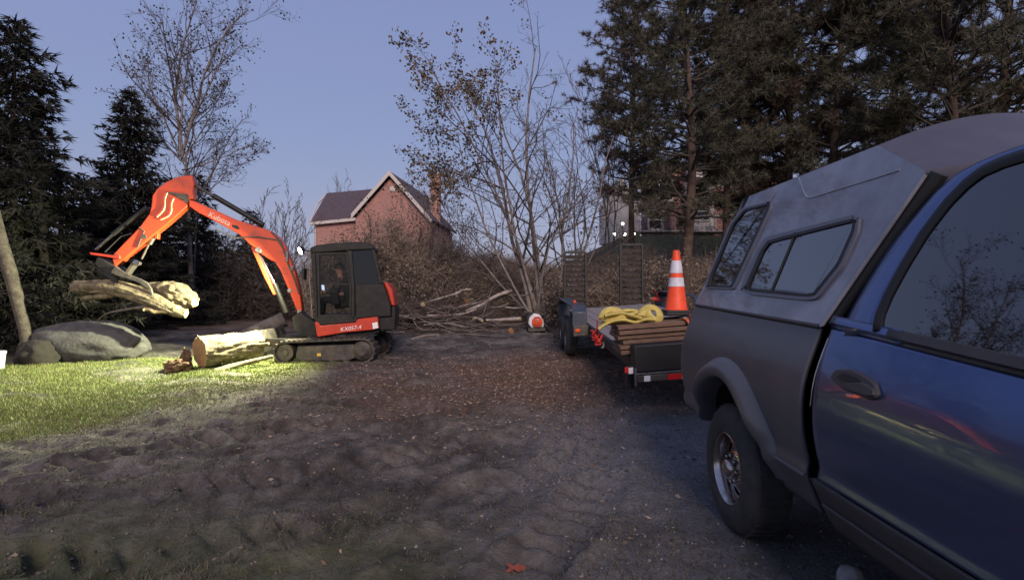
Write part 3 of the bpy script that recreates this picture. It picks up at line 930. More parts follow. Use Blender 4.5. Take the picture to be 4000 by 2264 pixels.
M['wood_twig'] = mat('dark_wood_twigs', (.05, .04, .035), .9, island=[(.03, .025, .022), (.065, .052, .045), (.095, .078, .068)])
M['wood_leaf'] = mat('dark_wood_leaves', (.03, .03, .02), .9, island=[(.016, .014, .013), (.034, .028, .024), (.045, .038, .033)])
th = thicket('thicket', [(-7.5, 1.5, 19.5, 24.5), (-7.5, -1.5, 19.0, 22.0), (-1.5, 3.2, 20.5, 24.0)], 71, 'thicket_twig', 'thicket_leaf', 30000,
        lambda x, y: 2.8 + 1.5 * np.exp(-((x + 4.0) / 1.8) ** 2) + .5 * np.sin(x * 1.3 + y) * .6 + .35 * sm((-x - 5) / 3), 1)
tag(th, 'brown leafless thicket along the back of the yard', 'thicket')
th = thicket('woods', [(-26, -7.0, 21.3, 27.0), (-20, -13.2, 17.5, 21.5)], 72, 'wood_twig', 'wood_leaf', 24000,
        lambda x, y: 3.4 + .8 * np.sin(x * .9) + .8 * sm((-x - 10) / 6), 2)
tag(th, 'dark woods in shade behind the excavator boom', 'woods')
th = thicket('undergrowth', [(2.6, 26, 21.5, 26.5), (2.4, 10, 17.8, 22.5), (2.4, 8, 21, 25), (9, 26, 17.5, 23)], 73, 'thicket_twig', 'thicket_leaf', 30000,
        lambda x, y: 2.3 * (1 - .55 * sm((y - 22.5) / 3)) + .3 * np.sin(x * 1.7), 2)
tag(th, 'brown undergrowth on the bank under the pines', 'undergrowth')
th = thicket('woods', [(7.5, 46, 27, 44), (14, 40, 24, 30)], 74, 'wood_twig', 'wood_leaf', 15000,
        lambda x, y: 3.6 + 1.2 * np.sin(x * .5) , 3)
tag(th, 'dark woods behind the pines above the truck', 'woods')

def shrub(label, px, ptop, Y, w, seed, m='thicket_leaf', n=2600):
    g = np.random.default_rng(seed)
    x = P(px, 0, Y).x; zb = gz(x, Y); h = P(0, ptop, Y).z - zb
    base = Vector((x, Y, zb))
    t = thing('shrub', base, label, 'shrub')
    stems = [(Vector((x + g.normal() * .12, Y + g.normal() * .12, zb - .05)), (g.normal() * .28 * w / max(h, .5) * 1.6, g.normal() * .3, 1), h * g.uniform(.7, 1.0), .022) for _ in range(8)]
    big, fine, tips = bare_tree(stems, g, levels=3, kids=(6, 4, 3), ratio=.5, ang=.6, start=.15, r_tw=.006, lift=.03)
    V, F = tubes_np(big + fine); tag(np_mesh('branches', V, F, M['twig'], t, base), kind='stuff')
    tp = np.array([q for q, d, l in tips if l >= 2])
    C = np.repeat(tp, 2, 0); C = C + g.normal(size=C.shape) * .16
    V, F = leaves(C, .085, .05, g); tag(np_mesh('leaves', V, F, M[m], t, base), kind='stuff')
shrub('tall brown shrub rising in front of the brick gable', 1640, 790, 20.5, 1.9, 81)
shrub('brown shrub left of the brick chimney behind the cab roof', 1790, 815, 21.0, 1.7, 82)
shrub('dim shrub directly behind the excavator cab', 1440, 880, 19.0, 1.6, 83)
shrub('low brown shrub left of the branch pile behind the tail', 1660, 1040, 18.3, 1.0, 84)
shrub('dry bush at the foot of the many stemmed tree', 2190, 1120, 16.2, .8, 85)
shrub('brown bush right of the trailer ramps by the cone', 2600, 1030, 15.8, 1.0, 86)

# ------------------------------------------------------------------ excavator
YB = 12.4                                              # depth of the boom plane at its root
AY = math.radians(9)
PB = P(1172, 1222, YB)
LAT = Vector((math.sin(AY), -math.cos(AY), 0))         # towards the camera, across the upper body
def E(px, py, w=0.0): return onplane(px, py, PB, LAT, w)
EXB = P(1290, 1420, 12.3); EXB.z = gz(EXB.x, EXB.y)
ex = thing('mini_excavator', EXB, 'orange mini excavator with black cab lifting a log in its raised boom', 'excavator')
def c2(x, y): return (300 + .412 * x, 640 + .412 * y)
def c4(x, y): return (1000 + .4808 * x, 800 + .4808 * y)
def c6(x, y): return (1100 + .3433 * x, 940 + .3433 * y)
def eprism(name, pts, w0, w1, m, conv=None, parent=ex, bevel=.012, smooth=30):
    k = MB(); k.prism([E(*(conv(*p) if conv else p), w1) for p in pts], LAT * (w0 - w1))
    return k.build(name, m, parent, bevel=bevel, smooth=smooth)
def epath(pts, w, conv=None): return [E(*(conv(*p) if conv else p), w) for p in pts]
def etube(name, pts, w, r, m, conv=None, parent=ex, n=12):
    k = MB(); k.tube(epath(pts, w, conv), r, n); return k.build(name, m, parent, smooth=50)
def spline(pts, n=6):
    pts = [Vector(p) for p in pts]; out = []
    for i in range(len(pts) - 1):
        p0, p1, p2, p3 = pts[max(i - 1, 0)], pts[i], pts[i + 1], pts[min(i + 2, len(pts) - 1)]
        for k in range(n):
            t = k / n
            out.append(.5 * ((2 * p1) + (p2 - p0) * t + (2 * p0 - 5 * p1 + 4 * p2 - p3) * t * t + (3 * p1 - p0 - 3 * p2 + p3) * t ** 3))
    out.append(pts[-1]); return out

# boom
boom = eprism('boom', [(1060, 335), (1115, 352), (1300, 435), (1500, 525), (1700, 588), (1850, 640), (1925, 700), (1975, 775), (2000, 850), (2060, 1000), (2112, 1200),
    (2135, 1380), (2120, 1425), (2090, 1400), (2020, 1225), (1930, 1010), (1880, 930), (1825, 905), (1762, 862), (1700, 805), (1640, 765), (1600, 725), (1530, 662), (1400, 590), (1250, 512), (1150, 462), (1062, 402)], -.13, .13, M['orange'], c2, bevel=.02)
eprism('boom_lower_plate', [(1650, 790), (1690, 790), (1740, 900), (1810, 1060), (1885, 1235), (1862, 1240), (1780, 1080), (1705, 910)], -.08, .08, M['orange'], c2, bevel=.006)
etube('boom_cylinder_rod', [(1735, 860), (1885, 1160)], .0, .038, M['chrome'], c2)
etube('boom_cylinder', [(1872, 1135), (1985, 1410)], .0, .062, M['machine_black'], c2)
eprism('pin_plate', [(1700, 790), (1730, 785), (1748, 815), (1745, 845), (1715, 840), (1700, 815)], .13, .15, M['bare_steel'], c2, bevel=.004)
for q in ((1715, 815), (2020, 1200), (2112, 1400)):
    k = MB(); k.disc(E(*c2(*q), .13), LAT, .045, .03); k.build('pivot_pin', M['bare_steel'], boom)
etube('hose', [(1845, 640), (1930, 730), (1965, 820), (2010, 960), (2060, 1080), (2110, 1230)], .15, .022, M['hose'], c2)
etube('hose', [(1310, 620), (1500, 700), (1720, 690), (1900, 720), (1985, 840)], .15, .014, M['hose'], c2)
k = MB(); k.box(E(*c2(1995, 880), .15), (.06, .05, .22)); k.box(E(*c2(2040, 985), .15), (.08, .05, .09)); k.build('hose_clamp', M['bare_steel'], ex, bevel=.006)
# stick
stick = eprism('stick', [(1092, 108), (1060, 108), (960, 120), (850, 168), (760, 235), (715, 300), (705, 400), (688, 470), (600, 590), (530, 665), (440, 755), (330, 872), (352, 975),
    (450, 900), (560, 808), (700, 695), (850, 575), (1045, 402), (1062, 335), (1095, 330), (1112, 190)], -.11, .11, M['orange'], c2, bevel=.02)
etube('stick_cylinder_rod', [(1100, 190), (1330, 325)], .0, .030, M['steel_dark'], c2)
etube('stick_cylinder', [(1290, 300), (1770, 580)], .0, .058, M['machine_black'], c2)
etube('bucket_cylinder_rod', [(180, 815), (372, 645)], .0, .032, M['chrome'], c2)
etube('bucket_cylinder', [(345, 672), (665, 420)], .0, .062, M['machine_black'], c2)
etube('hose', [(270, 835), (420, 690), (520, 660)], .05, .018, M['hose'], c2)
for dx in (0, 62):
    k = MB(); k.tube(spline(epath([(858 + dx, 275 + dx * .8), (838 + dx, 330 + dx * .8), (835 + dx, 400 + dx * .75), (815 + dx * .9, 450 + dx * .7), (760 + dx * .6, 505 + dx * .4)], .14, c2), 5), .016, 8)
    k.build('lit_hose_line', M['lit_hose'], ex, smooth=60)
eprism('rod_end', [(845, 265), (1050, 285), (1060, 345), (960, 330), (930, 300), (850, 280)], .11, .14, M['steel_dark'], c2, bevel=.008)
for q in ((1040, 350), (385, 880), (640, 690)):
    k = MB(); k.disc(E(*c2(*q), .11), LAT, .05, .025); k.build('pivot_pin', M['steel_dark'], stick)
etube('hose', [(590, 600), (640, 640), (605, 710), (575, 790)], .12, .016, M['hose'], c2)
eprism('bucket_link', [(115, 835), (360, 868), (405, 860), (410, 905), (330, 890), (130, 862)], -.15, -.11, M['red'], c2)
eprism('bucket_link', [(115, 835), (360, 868), (405, 860), (410, 905), (330, 890), (130, 862)], .11, .15, M['red'], c2)
eprism('thumb_bracket', [(745, 640), (768, 640), (765, 712), (735, 705)], -.06, .06, M['orange'], c2, bevel=.006)
etube('thumb_cylinder', [(735, 690), (690, 760)], .0, .045, M['bare_steel'], c2)
etube('thumb_cylinder_rod', [(690, 745), (615, 900)], .0, .022, M['steel_dark'], c2)
# grapple: coupler, curled bucket and thumb tines
eprism('quick_coupler', [(190, 885), (352, 965), (430, 1040), (330, 1060), (230, 1010), (170, 950)], -.20, .20, M['machine_black'], c2)
eprism('grapple_arm', [(440, 1040), (520, 930), (548, 915), (580, 930), (575, 955), (540, 965), (480, 1045)], -.09, .09, M['steel_dark'], c2)
k = MB(); k.disc(E(*c2(565, 932), .09), LAT, .055, .04); k.build('pivot_pin', M['chrome'], ex)
for i, w in enumerate((-.24, .0, .24)):
    eprism('grapple_tine', [(360, 965), (420, 1010), (520, 1060), (610, 1095), (665, 1125), (702, 1175), (720, 1235), (712, 1262), (695, 1230), (672, 1185), (640, 1155), (560, 1115), (470, 1085), (380, 1060), (320, 1030)], w - .035, w + .035, M['steel_dark'], c2, bevel=.008)
for w in (-.16, .16):
    eprism('grapple_tine', [(200, 985), (330, 1045), (380, 1100), (395, 1170), (375, 1235), (362, 1180), (340, 1120), (280, 1070), (190, 1020)], w - .03, w + .03, M['machine_black'], c2, bevel=.008)
# upper body
eprism('cab_roof', [(318, 92), (345, 70), (400, 48), (600, 26), (900, 12), (1000, 24), (1045, 58), (1062, 98), (1000, 104), (780, 112), (420, 138), (330, 140)], -.22, .80, M['machine_black'], c6, bevel=.03)
for w0, w1 in ((.74, .80), (-.22, -.16)):
    eprism('cab_pillar', [(330, 138), (382, 136), (402, 560), (412, 925), (380, 905), (362, 560)], w0, w1, M['machine_black'], c6)
    eprism('cab_pillar', [(738, 112), (800, 110), (832, 500), (836, 900), (792, 905), (790, 500)], w0, w1, M['machine_black'], c6)
    eprism('cab_pillar', [(1022, 96), (1060, 96), (1152, 482), (1108, 486)], w0, w1, M['machine_black'], c6)
eprism('door_sill', [(402, 868), (846, 856), (864, 905), (840, 925), (445, 962), (405, 925)], .742, .80, M['machine_black'], c6)
k = MB(); k.ring(epath([(384, 138), (742, 128), (790, 500), (792, 862), (412, 872), (404, 560)], .795, c6), epath([(432, 168), (725, 152), (768, 500), (768, 835), (440, 845), (436, 560)], .795, c6), LAT * -.05)
door = k.build('door', M['machine_black'], ex, bevel=.008)
eprism('door_window', [(432, 168), (725, 152), (768, 500), (768, 835), (440, 845), (436, 560)], .762, .770, M['cab_glass'], c6, parent=door, bevel=0)
eprism('door_rail', [(438, 470), (766, 488), (766, 505), (438, 490)], .752, .772, M['machine_black'], c6, parent=door, bevel=.004)
eprism('cab_side_window', [(802, 118), (1026, 102), (1112, 484), (832, 490)], .752, .764, M['dark_glass'], c6, bevel=0)
eprism('cab_side_window', [(384, 140), (1026, 102), (1112, 484), (410, 500)], -.195, -.187, M['cab_glass'], c6, bevel=0)
k = MB(); k.prism([E(*c6(362, 150), .74), E(*c6(362, 150), -.16), E(*c6(386, 880), -.16), E(*c6(386, 880), .74)], Vector((.008, 0, 0))); k.build('windscreen', M['cab_glass'], ex)
eprism('cab_floor', [(392, 850), (850, 840), (860, 905), (440, 950)], -.22, .74, M['machine_black'], c6)
eprism('seat', [(690, 470), (760, 462), (790, 700), (782, 760), (600, 775), (595, 705), (715, 690)], .12, .52, M['machine_black'], c6, bevel=.03)
eprism('control_console', [(545, 560), (600, 540), (640, 590), (660, 720), (560, 730)], .54, .66, M['machine_black'], c6)
etube('control_lever', [(575, 560), (590, 505)], .6, .018, M['trim_black'], c6)
eprism('monitor', [(440, 490), (492, 500), (500, 575), (452, 570)], .50, .54, M['machine_black'], c6)
eprism('monitor_screen', [(452, 500), (484, 506), (490, 566), (458, 562)], .541, .546, M['screen'], c6, bevel=0)
eprism('engine_cover', [(832, 492), (1112, 486), (1152, 480), (1195, 568), (1242, 725), (1252, 862), (1108, 872), (866, 888), (836, 892)], -.86, .80, M['machine_black'], c6, bevel=.03)
eprism('counterweight', [(1160, 476), (1200, 468), (1262, 552), (1288, 720), (1292, 745), (1246, 735), (1198, 568)], -.86, .72, M['red'], c6, bevel=.03)
eprism('tail_panel', [(1110, 876), (1252, 866), (1250, 745), (1294, 752), (1300, 830), (1290, 1010), (1112, 1020)], -.86, .76, M['machine_black'], c6, bevel=.02)
panel = eprism('side_panel', [(378, 918), (420, 928), (442, 965), (840, 930), (866, 890), (1092, 864), (1112, 992), (1032, 1012), (700, 1045), (422, 1092), (400, 1080)], .70, .82, M['red'], c6, bevel=.012)
eprism('turntable_frame', [(405, 1085), (1110, 1000), (1110, 1042), (1000, 1075), (880, 1100), (420, 1125)], -.75, .68, M['machine_black'], c6)
eprism('boom_swing_bracket', [(120, 870), (215, 800), (260, 850), (385, 925), (395, 1085), (230, 1090), (135, 1010)], -.19, .19, M['machine_black'], c6)
eprism('hood_side', [(392, 840), (836, 830), (840, 1060), (400, 1085)], -.86, -.24, M['machine_black'], c6, bevel=.03)
eprism('label_sticker', [(1030, 935), (1090, 922), (1100, 992), (1040, 1002)], .822, .825, M['white_print'], c6, parent=panel, bevel=0)
# handrail, mirror, work light
k = MB(); k.tube(epath([(300, 175), (312, 210), (316, 420), (335, 640), (350, 880)], .82, c6), .014, 8); k.build('grab_rail', M['bare_steel'], ex, smooth=60)
k = MB(); k.tube(epath([(305, 200), (262, 250), (255, 330)], .84, c6), .010, 8); k.box(E(*c6(257, 380), .84), (.05, .16, .24)); k.build('mirror', M['trim_black'], ex, bevel=.008)
LC = E(*c6(222, 108), .82)
ldir = Vector((-.62, -.66, -.42)).normalized()
k = MB(); k.lathe([(.001, -.07), (.05, -.065), (.088, -.01), (.088, .028), (.078, .03)], LC, ldir, 20); k.tube([LC - ldir * .03, E(*c6(325, 118), .80)], .016, 8)
wl = k.build('work_light', M['trim_black'], ex, smooth=40)
k = MB(); k.lathe([(.001, .0), (.080, .0), (.078, .028), (.001, .034)], LC, ldir, 20); k.build('light_lens', M['lamp'], wl, smooth=40)
def text_mesh(name, body, org, right, up, size, m, parent, depth=.002, shear=0.0):
    cu = bpy.data.curves.new(name, 'FONT'); cu.body = body; cu.size = 1.0; cu.extrude = 0.0; cu.shear = shear; cu.resolution_u = 3
    tmp = bpy.data.objects.new(name + '_tmp', cu); COL.objects.link(tmp)
    dg = bpy.context.evaluated_depsgraph_get()
    me_ = bpy.data.meshes.new_from_object(tmp.evaluated_get(dg))
    bpy.data.objects.remove(tmp)
    n_ = right.cross(up).normalized()
    wid = max(v.co.x for v in me_.vertices); sx = size / wid
    for v in me_.vertices:
        c = v.co.copy(); p = org + right * (c.x * sx) + up * (c.y * sx) + n_ * depth
        v.co = p - wloc(parent)
    me_.materials.clear(); me_.materials.append(m)
    ob = link(name, me_, parent, wloc(parent)); return ob
a_, b_ = E(*c2(1242, 492), .13), E(*c2(1445, 588), .13)
rt = (b_ - a_); L_ = rt.length; rt.normalize(); up_ = (LAT.cross(rt)).normalized()
if up_.z < 0: up_ = -up_
text_mesh('lettering', 'Kubota', a_, rt, up_, L_, M['faded_print'], boom, .003)
a_, b_ = E(*c6(668, 1030), .82), E(*c6(910, 1000), .82)
rt = (b_ - a_); L_ = rt.length; rt.normalize(); up_ = LAT.cross(rt).normalized()
if up_.z < 0: up_ = -up_
text_mesh('lettering', 'KX057-4', a_, rt, up_, L_, M['white_print'], panel, .003, .2)
eprism('model_plate', [(1470, 575), (1525, 585), (1545, 615), (1520, 622), (1475, 600)], .13, .134, M['trim_black'], c2, parent=boom, bevel=0)

# undercarriage
YN = 11.4
def U(px, py, dy=0.0):
    p = P(px, py, YN); return Vector((p.x, YN + dy, p.z))
def stadium(cx0, cy0, r0, cx1, cy1, r1, n=14):
    o = [(cx0 + r0 * math.cos(a), cy0 - r0 * math.sin(a)) for a in np.linspace(PI / 2, 3 * PI / 2, n)]
    o += [(cx1 + r1 * math.cos(a), cy1 - r1 * math.sin(a)) for a in np.linspace(-PI / 2, PI / 2, n)]
    return o
def track(dy):
    out = stadium(1110, 1377, 44, 1412, 1370, 50); inn = stadium(1110, 1377, 37, 1412, 1370, 43)
    k = MB(); k.ring([U(*p, dy) for p in out], [U(*p, dy) for p in inn], Vector((0, .40, 0)))
    # lugs all round
    lp = [U(*p, dy) for p in out]; n = len(lp); tot = 0; segs = []
    for i in range(n):
        a, b_ = lp[i], lp[(i + 1) % n]; segs.append((a, b_, (b_ - a).length)); tot += segs[-1][2]
    nl = 46; s = 0; acc = 0; si = 0
    for q in range(nl):
        tgt = tot * q / nl
        while acc + segs[si][2] < tgt: acc += segs[si][2]; si += 1
        a, b_, l_ = segs[si]; p = a + (b_ - a) * ((tgt - acc) / max(l_, 1e-6)); d = (b_ - a).normalized()
        nn = Vector((0, 1, 0)).cross(d); cen = U(1260, 1373, dy)
        if nn.dot(p - cen) < 0: nn = -nn
        k.box(p + nn * .010 + Vector((0, .2, 0)), (.055, .40, .028), Matrix((d, Vector((0, 1, 0)), nn)).transposed())
    tr = k.build('crawler_track', M['rubber'], ex, smooth=35)
    k = MB(); k.prism([U(*c4(*p), dy + .05) for p in ((330, 1150), (790, 1135), (800, 1245), (760, 1262), (620, 1268), (340, 1268), (310, 1230))], Vector((0, .30, 0)))
    k.build('track_frame', M['steel_dark'], tr, bevel=.015)
    k = MB(); k.lathe([(.001, .02), (.06, .02), (.08, .05), (.17, .05), (.185, .02), (.185, .36), (.001, .36)], U(1110, 1377, dy), (0, 1, 0), 28); k.build('idler', M['steel_dark'], tr, smooth=35)
    k = MB(); k.lathe([(.001, .0), (.10, .0), (.13, .03), (.19, .05), (.215, .08), (.215, .34), (.001, .34)], U(1412, 1370, dy), (0, 1, 0), 28); sp = k.build('sprocket', M['steel_dark'], tr, smooth=35)
    for a in np.arange(9) * 2 * PI / 9:
        k = MB(); k.disc(U(1412, 1370, dy) + Vector((.12 * math.cos(a), .035, .12 * math.sin(a))), (0, -1, 0), .014, .015, 6)
    for px in (1180, 1235, 1290, 1345):
        k = MB(); k.lathe([(.001, .06), (.05, .06), (.085, .09), (.085, .30), (.001, .30)], U(px, 1406, dy), (0, 1, 0), 16); k.build('roller', M['steel_dark'], tr, smooth=35)
    return tr
t1 = track(0.0)
k = MB(); k.prism([U(*c4(*p), .046) for p in ((488, 1208), (520, 1206), (522, 1228), (490, 1230))], Vector((0, .003, 0))); k.build('yellow_decal', mat('yellow_decal', (.7, .42, .05), .5), t1)
track(1.45)
k = MB(); k.box((U(1262, 0).x, YN + .93, .42), (1.0, 1.10, .22)); k.build('chassis', M['machine_black'], ex, bevel=.02)
k = MB(); k.lathe([(.001, 0), (.5, 0), (.5, .14), (.001, .14)], (U(1275, 0).x, YN + .93, .53), (0, 0, 1), 32); k.build('slew_ring', M['steel_dark'], ex, smooth=35)
prof = [(955, 1300), (972, 1296), (982, 1328), (986, 1352), (974, 1392), (950, 1400), (964, 1372), (970, 1345), (966, 1322)]
k = MB(); k.prism([U(*p, .12) for p in prof], Vector((0, 1.65, 0))); k.build('dozer_blade', M['steel_dark'], ex, bevel=.01)
for dy in (.34, 1.30):
    k = MB(); k.prism([U(*p, dy) for p in ((980, 1326), (1180, 1330), (1180, 1356), (980, 1360))], Vector((0, .12, 0))); k.build('blade_arm', M['machine_black'], ex, bevel=.01)

# the lit work light itself
spl = bpy.data.lights.new('work_light_beam', 'SPOT')
spl.energy = 6000; spl.spot_size = math.radians(146); spl.spot_blend = .75; spl.shadow_soft_size = .05; spl.color = (1.0, 1.0, .62)
so = bpy.data.objects.new('work_light_beam', spl); COL.objects.link(so)
so.location = LC + ldir * .10
so.rotation_euler = (-Vector((-.76, -.52, -.50))).to_track_quat('Z', 'Y').to_euler()

# operator in the cab
def skin_obj(name, verts, edges, radii, m, parent, root=0, lev=2):
    me_ = bpy.data.meshes.new(name); o0 = wloc(parent)
    me_.from_pydata([tuple(Vector(v) - o0) for v in verts], edges, []); me_.materials.append(m)
    ob = link(name, me_, parent, o0)
    md = ob.modifiers.new('skin', 'SKIN'); md.use_smooth_shade = True
    for i, r in enumerate(radii):
        sv = me_.skin_vertices[0].data[i]; sv.radius = (r, r) if not hasattr(r, '__len__') else r; sv.use_root = (i == root)
    s2 = ob.modifiers.new('sub', 'SUBSURF'); s2.levels = lev; s2.render_levels = lev
    return ob
def operator():
    fw = Vector((-math.cos(AY), -math.sin(AY), 0)); lt = LAT; up = Vector((0, 0, 1))
    hip = E(*c6(690, 690), .32)
    t = thing('person', hip, 'person in dark jacket sitting at the excavator controls inside the cab', 'person')
    def q(f, l, u): return hip + fw * f + lt * l + up * u
    V = [q(0, 0, .05), q(.02, 0, .25), q(.03, 0, .45), q(.04, 0, .56), q(.06, 0, .64), q(.075, 0, .72), q(.075, 0, .80),
         q(.03, .17, .48), q(.10, .24, .24), q(.33, .24, .22), q(.41, .24, .23), q(.44, .24, .24),
         q(.03, -.17, .48), q(.10, -.24, .24), q(.33, -.22, .22), q(.41, -.22, .23), q(.44, -.22, .24),
         q(.02, .10, .02), q(.42, .12, .06), q(.46, .12, -.34), q(.56, .12, -.38), q(.02, -.10, .02), q(.42, -.12, .06), q(.46, -.12, -.34), q(.56, -.12, -.38)]
    Eg = [(0, 1), (1, 2), (2, 3), (3, 4), (4, 5), (5, 6), (2, 7), (7, 8), (8, 9), (9, 10), (10, 11), (2, 12), (12, 13), (13, 14), (14, 15), (15, 16), (0, 17), (17, 18), (18, 19), (19, 20), (0, 21), (21, 22), (22, 23), (23, 24)]
    rd = [.13, .12, .13, .06, .07, .095, .07, .07, .045, .035, .04, .025, .07, .045, .035, .04, .025, .09, .06, .045, .04, .09, .06, .045, .04]
    body = skin_obj('body', V, Eg, rd, M['skin'], t)
    # five curled fingers on the near hand
    for side in (.24, -.22):
        for j in range(4):
            b0 = q(.44, side + .03 - j * .018, .245)
            skin_obj('finger', [b0, b0 + fw * .035 + up * .01, b0 + fw * .045 - up * .02, b0 + fw * .025 - up * .04], [(0, 1), (1, 2), (2, 3)], [.009, .009, .008, .007], M['skin'], body, lev=1)
        b0 = q(.42, side - .035, .25); skin_obj('thumb', [b0, b0 + fw * .03 + up * .025, b0 + fw * .055 + up * .02], [(0, 1), (1, 2)], [.010, .010, .008], M['skin'], body, lev=1)
    skin_obj('jacket', V[:3] + [q(.035, 0, .53)] + V[7:10] + V[12:15], [(0, 1), (1, 2), (2, 3), (2, 4), (4, 5), (5, 6), (2, 7), (7, 8), (8, 9)], [.15, .145, .15, .08, .085, .062, .05, .085, .062, .05], M['jacket'], t)
    skin_obj('trousers', [V[0], V[17], V[18], V[19], V[21], V[22], V[23]], [(0, 1), (1, 2), (2, 3), (0, 4), (4, 5), (5, 6)], [.14, .105, .078, .06, .105, .078, .06], M['denim'], t)
    k = MB(); k.lathe([(.105, 0), (.112, .03), (.10, .08), (.06, .125), (.001, .14)], q(.07, 0, .74), (0, 0, 1), 20); k.build('knit_cap', M['jacket'], t, smooth=60)
    k = MB(); k.lathe([(.001, 0), (.016, .005), (.02, .03), (.001, .045)], q(.165, 0, .70), (0, 0, 1), 8); k.build('nose', M['skin'], body, smooth=60)
    for s_ in (-.035, .035):
        k = MB(); k.lathe([(.001, 0), (.012, .003), (.001, .008)], q(.155, s_, .735), fw, 8); k.build('eye', M['trim_black'], body)
operator()

# ------------------------------------------------------------------ logs
def log_mesh(pts, rad, n, rough_, g, stretch_n=1.0, nl=None):
    """bark surface with ridges; returns MB with end caps"""
    pts = spline(pts, 6); m = len(pts)
    rad = np.interp(np.linspace(0, 1, m), np.linspace(0, 1, len(rad)), rad)
    k = MB(); vs_ = []
    up = None
    for i, p in enumerate(pts):
        t = (pts[min(i + 1, m - 1)] - pts[max(i - 1, 0)]).normalized()
        if up is None: up = t.cross(Vector((.1, .3, 1))).normalized()
        up = (up - t * up.dot(t)).normalized(); bn = t.cross(up)
        for a in range(n):
            th_ = 2 * PI * a / n
            r = rad[i] * (1 + rough_ * (float(vnoise(a * .55, i * .35 * stretch_n, g)) * .6 + float(vnoise(a * 1.7, i * .5, g + 3)) * .4) + .05 * math.sin(2 * th_ + i * .2))
            vs_.append(p + up * (r * math.cos(th_)) + bn * (r * math.sin(th_)))
    fs = [(i * n + a, i * n + (a + 1) % n, (i + 1) * n + (a + 1) % n, (i + 1) * n + a) for i in range(m - 1) for a in range(n)]
    k._add(vs_, fs)
    return k, vs_[:n], vs_[-n:], pts
def log_thing(name, label, cat, pts, rad, n, rough_, seed, bark, cut0, cut1, group=None, base=None):
    k, a, b_, sp = log_mesh(pts, rad, n, rough_, seed)
    base = base or Vector(sp[0])
    t = thing(name, base, label, cat, group)
    k.build('bark', M[bark], t, smooth=70, merge=False)
    for ring_, m_, d in ((a, cut0, sp[0] - sp[1]), (b_, cut1, sp[-1] - sp[-2])):
        if m_:
            d = d.normalized()
            c = sum((Vector(v) for v in ring_), Vector()) / len(ring_)
            kk = MB(); nn = len(ring_)
            vv = [Vector(v) for v in ring_] + [c + (Vector(v) - c) * .55 + d * .006 for v in ring_] + [c + d * .010]
            ff = [(i, (i + 1) % nn, nn + (i + 1) % nn, nn + i) for i in range(nn)] + [(nn + i, nn + (i + 1) % nn, 2 * nn) for i in range(nn)]
            kk._add(vv, ff); kk.build('cut_face', M[m_], t, smooth=30)
    return t
# big sawn log on the lawn
def c3(x, y): return (.5495 * x, 900 + .5495 * y)
lg0 = P(779, 1375, 10.55); ld = Vector((.62, .80, .05)).normalized()
log_thing('sawn_log', 'thick sawn log with brown cut face lying on the lit lawn', 'log', [lg0, lg0 + ld * .35, lg0 + ld * .7, lg0 + ld * 1.18], [.295, .30, .285, .275], 72, .17, 5, 'bark_pale', 'cut_wood', 'cut_wood')
q0, q1 = P(925, 1330, 13.6), P(1112, 1245, 14.0)
log_thing('sawn_log', 'grey log tilted up behind the dozer blade', 'log', [q0, (q0 + q1) / 2, q1], [.17, .20, .20], 28, .08, 9, 'bark_grey', 'cut_wood', 'cut_wood')
q = [P(838, 1452, 10.25), P(900, 1432, 10.6), P(985, 1410, 10.9), P(1066, 1392, 11.15)]
log_thing('branch', 'long thin pale branch lying in front of the sawn log', 'branch', q, [.062, .055, .05, .035], 14, .12, 10, 'bark_pale', 'cut_fresh', 'cut_fresh')
q = [P(925, 1360, 11.3), P(985, 1352, 11.3), P(1060, 1345, 11.3)]
log_thing('branch', 'short split limb resting against the near blade arm', 'branch', [p + Vector((0, -.12, .03)) for p in q], [.03, .04, .03], 10, .2, 12, 'bark_pale', 'cut_fresh', 'cut_fresh')

def lump(name, label, cat, c, size, seed, m, amp=.25, freq=1.6, sub=4, flat=0.0, group=None, rot=0.):
    bm = bmesh.new(); bmesh.ops.create_icosphere(bm, subdivisions=sub, radius=1.0)
    from mathutils import noise as mn
    off = Vector((seed * 3.1, seed * 1.7, seed))
    mr_ = Matrix.Rotation(rot, 3, 'Z')
    for v in bm.verts:
        d = v.co.normalized()
        r = 1 + amp * mn.fractal(d * freq + off, 1.0, 2.0, 5) 
        p = d * r
        if p.z < -flat if flat else False: p.z = -flat
        v.co = mr_ @ Vector((p.x * size[0], p.y * size[1], p.z * size[2]))
    me_ = bpy.data.meshes.new(name); bm.to_mesh(me_); bm.free(); me_.materials.append(m)
    finish_smooth(me_, 60)
    ob = link(name, me_, None, c); return tag(ob, label, cat, group)
bp_ = P(340, 1330, 12.2)
lump('boulder', 'long low grey boulder at the lawn edge under the spruces', 'boulder', (bp_.x, 12.2, .32), (1.32, .80, .54), 12, M['boulder'], .11, 1.6, 5, rot=.06)
q = P(108, 1400, 11.0); lump('stump', 'dark round stump at the foot of the leaning trunk', 'stump', (q.x, 11.2, .16), (.36, .34, .34), 6, mat('shaded_stump', (.016, .013, .011), .95, bump=.8, bscale=20), .2, 2, 4)  # stump colour blackened to stand for the shadow lying over it
q = P(697, 1432, 10.3); lump('wood_chunk', 'rotten brown wood chunk lying before the cut face', 'wood chunk', (q.x, 10.25, .10), (.24, .15, .12), 8, M['rot_wood'], .5, 2.2, 4)
q = P(735, 1418, 10.5); lump('wood_chunk', 'upright torn bark slab leaning on the cut face', 'wood chunk', (q.x - .05, 10.5, .16), (.10, .10, .20), 9, M['rot_wood'], .5, 2.2, 4)
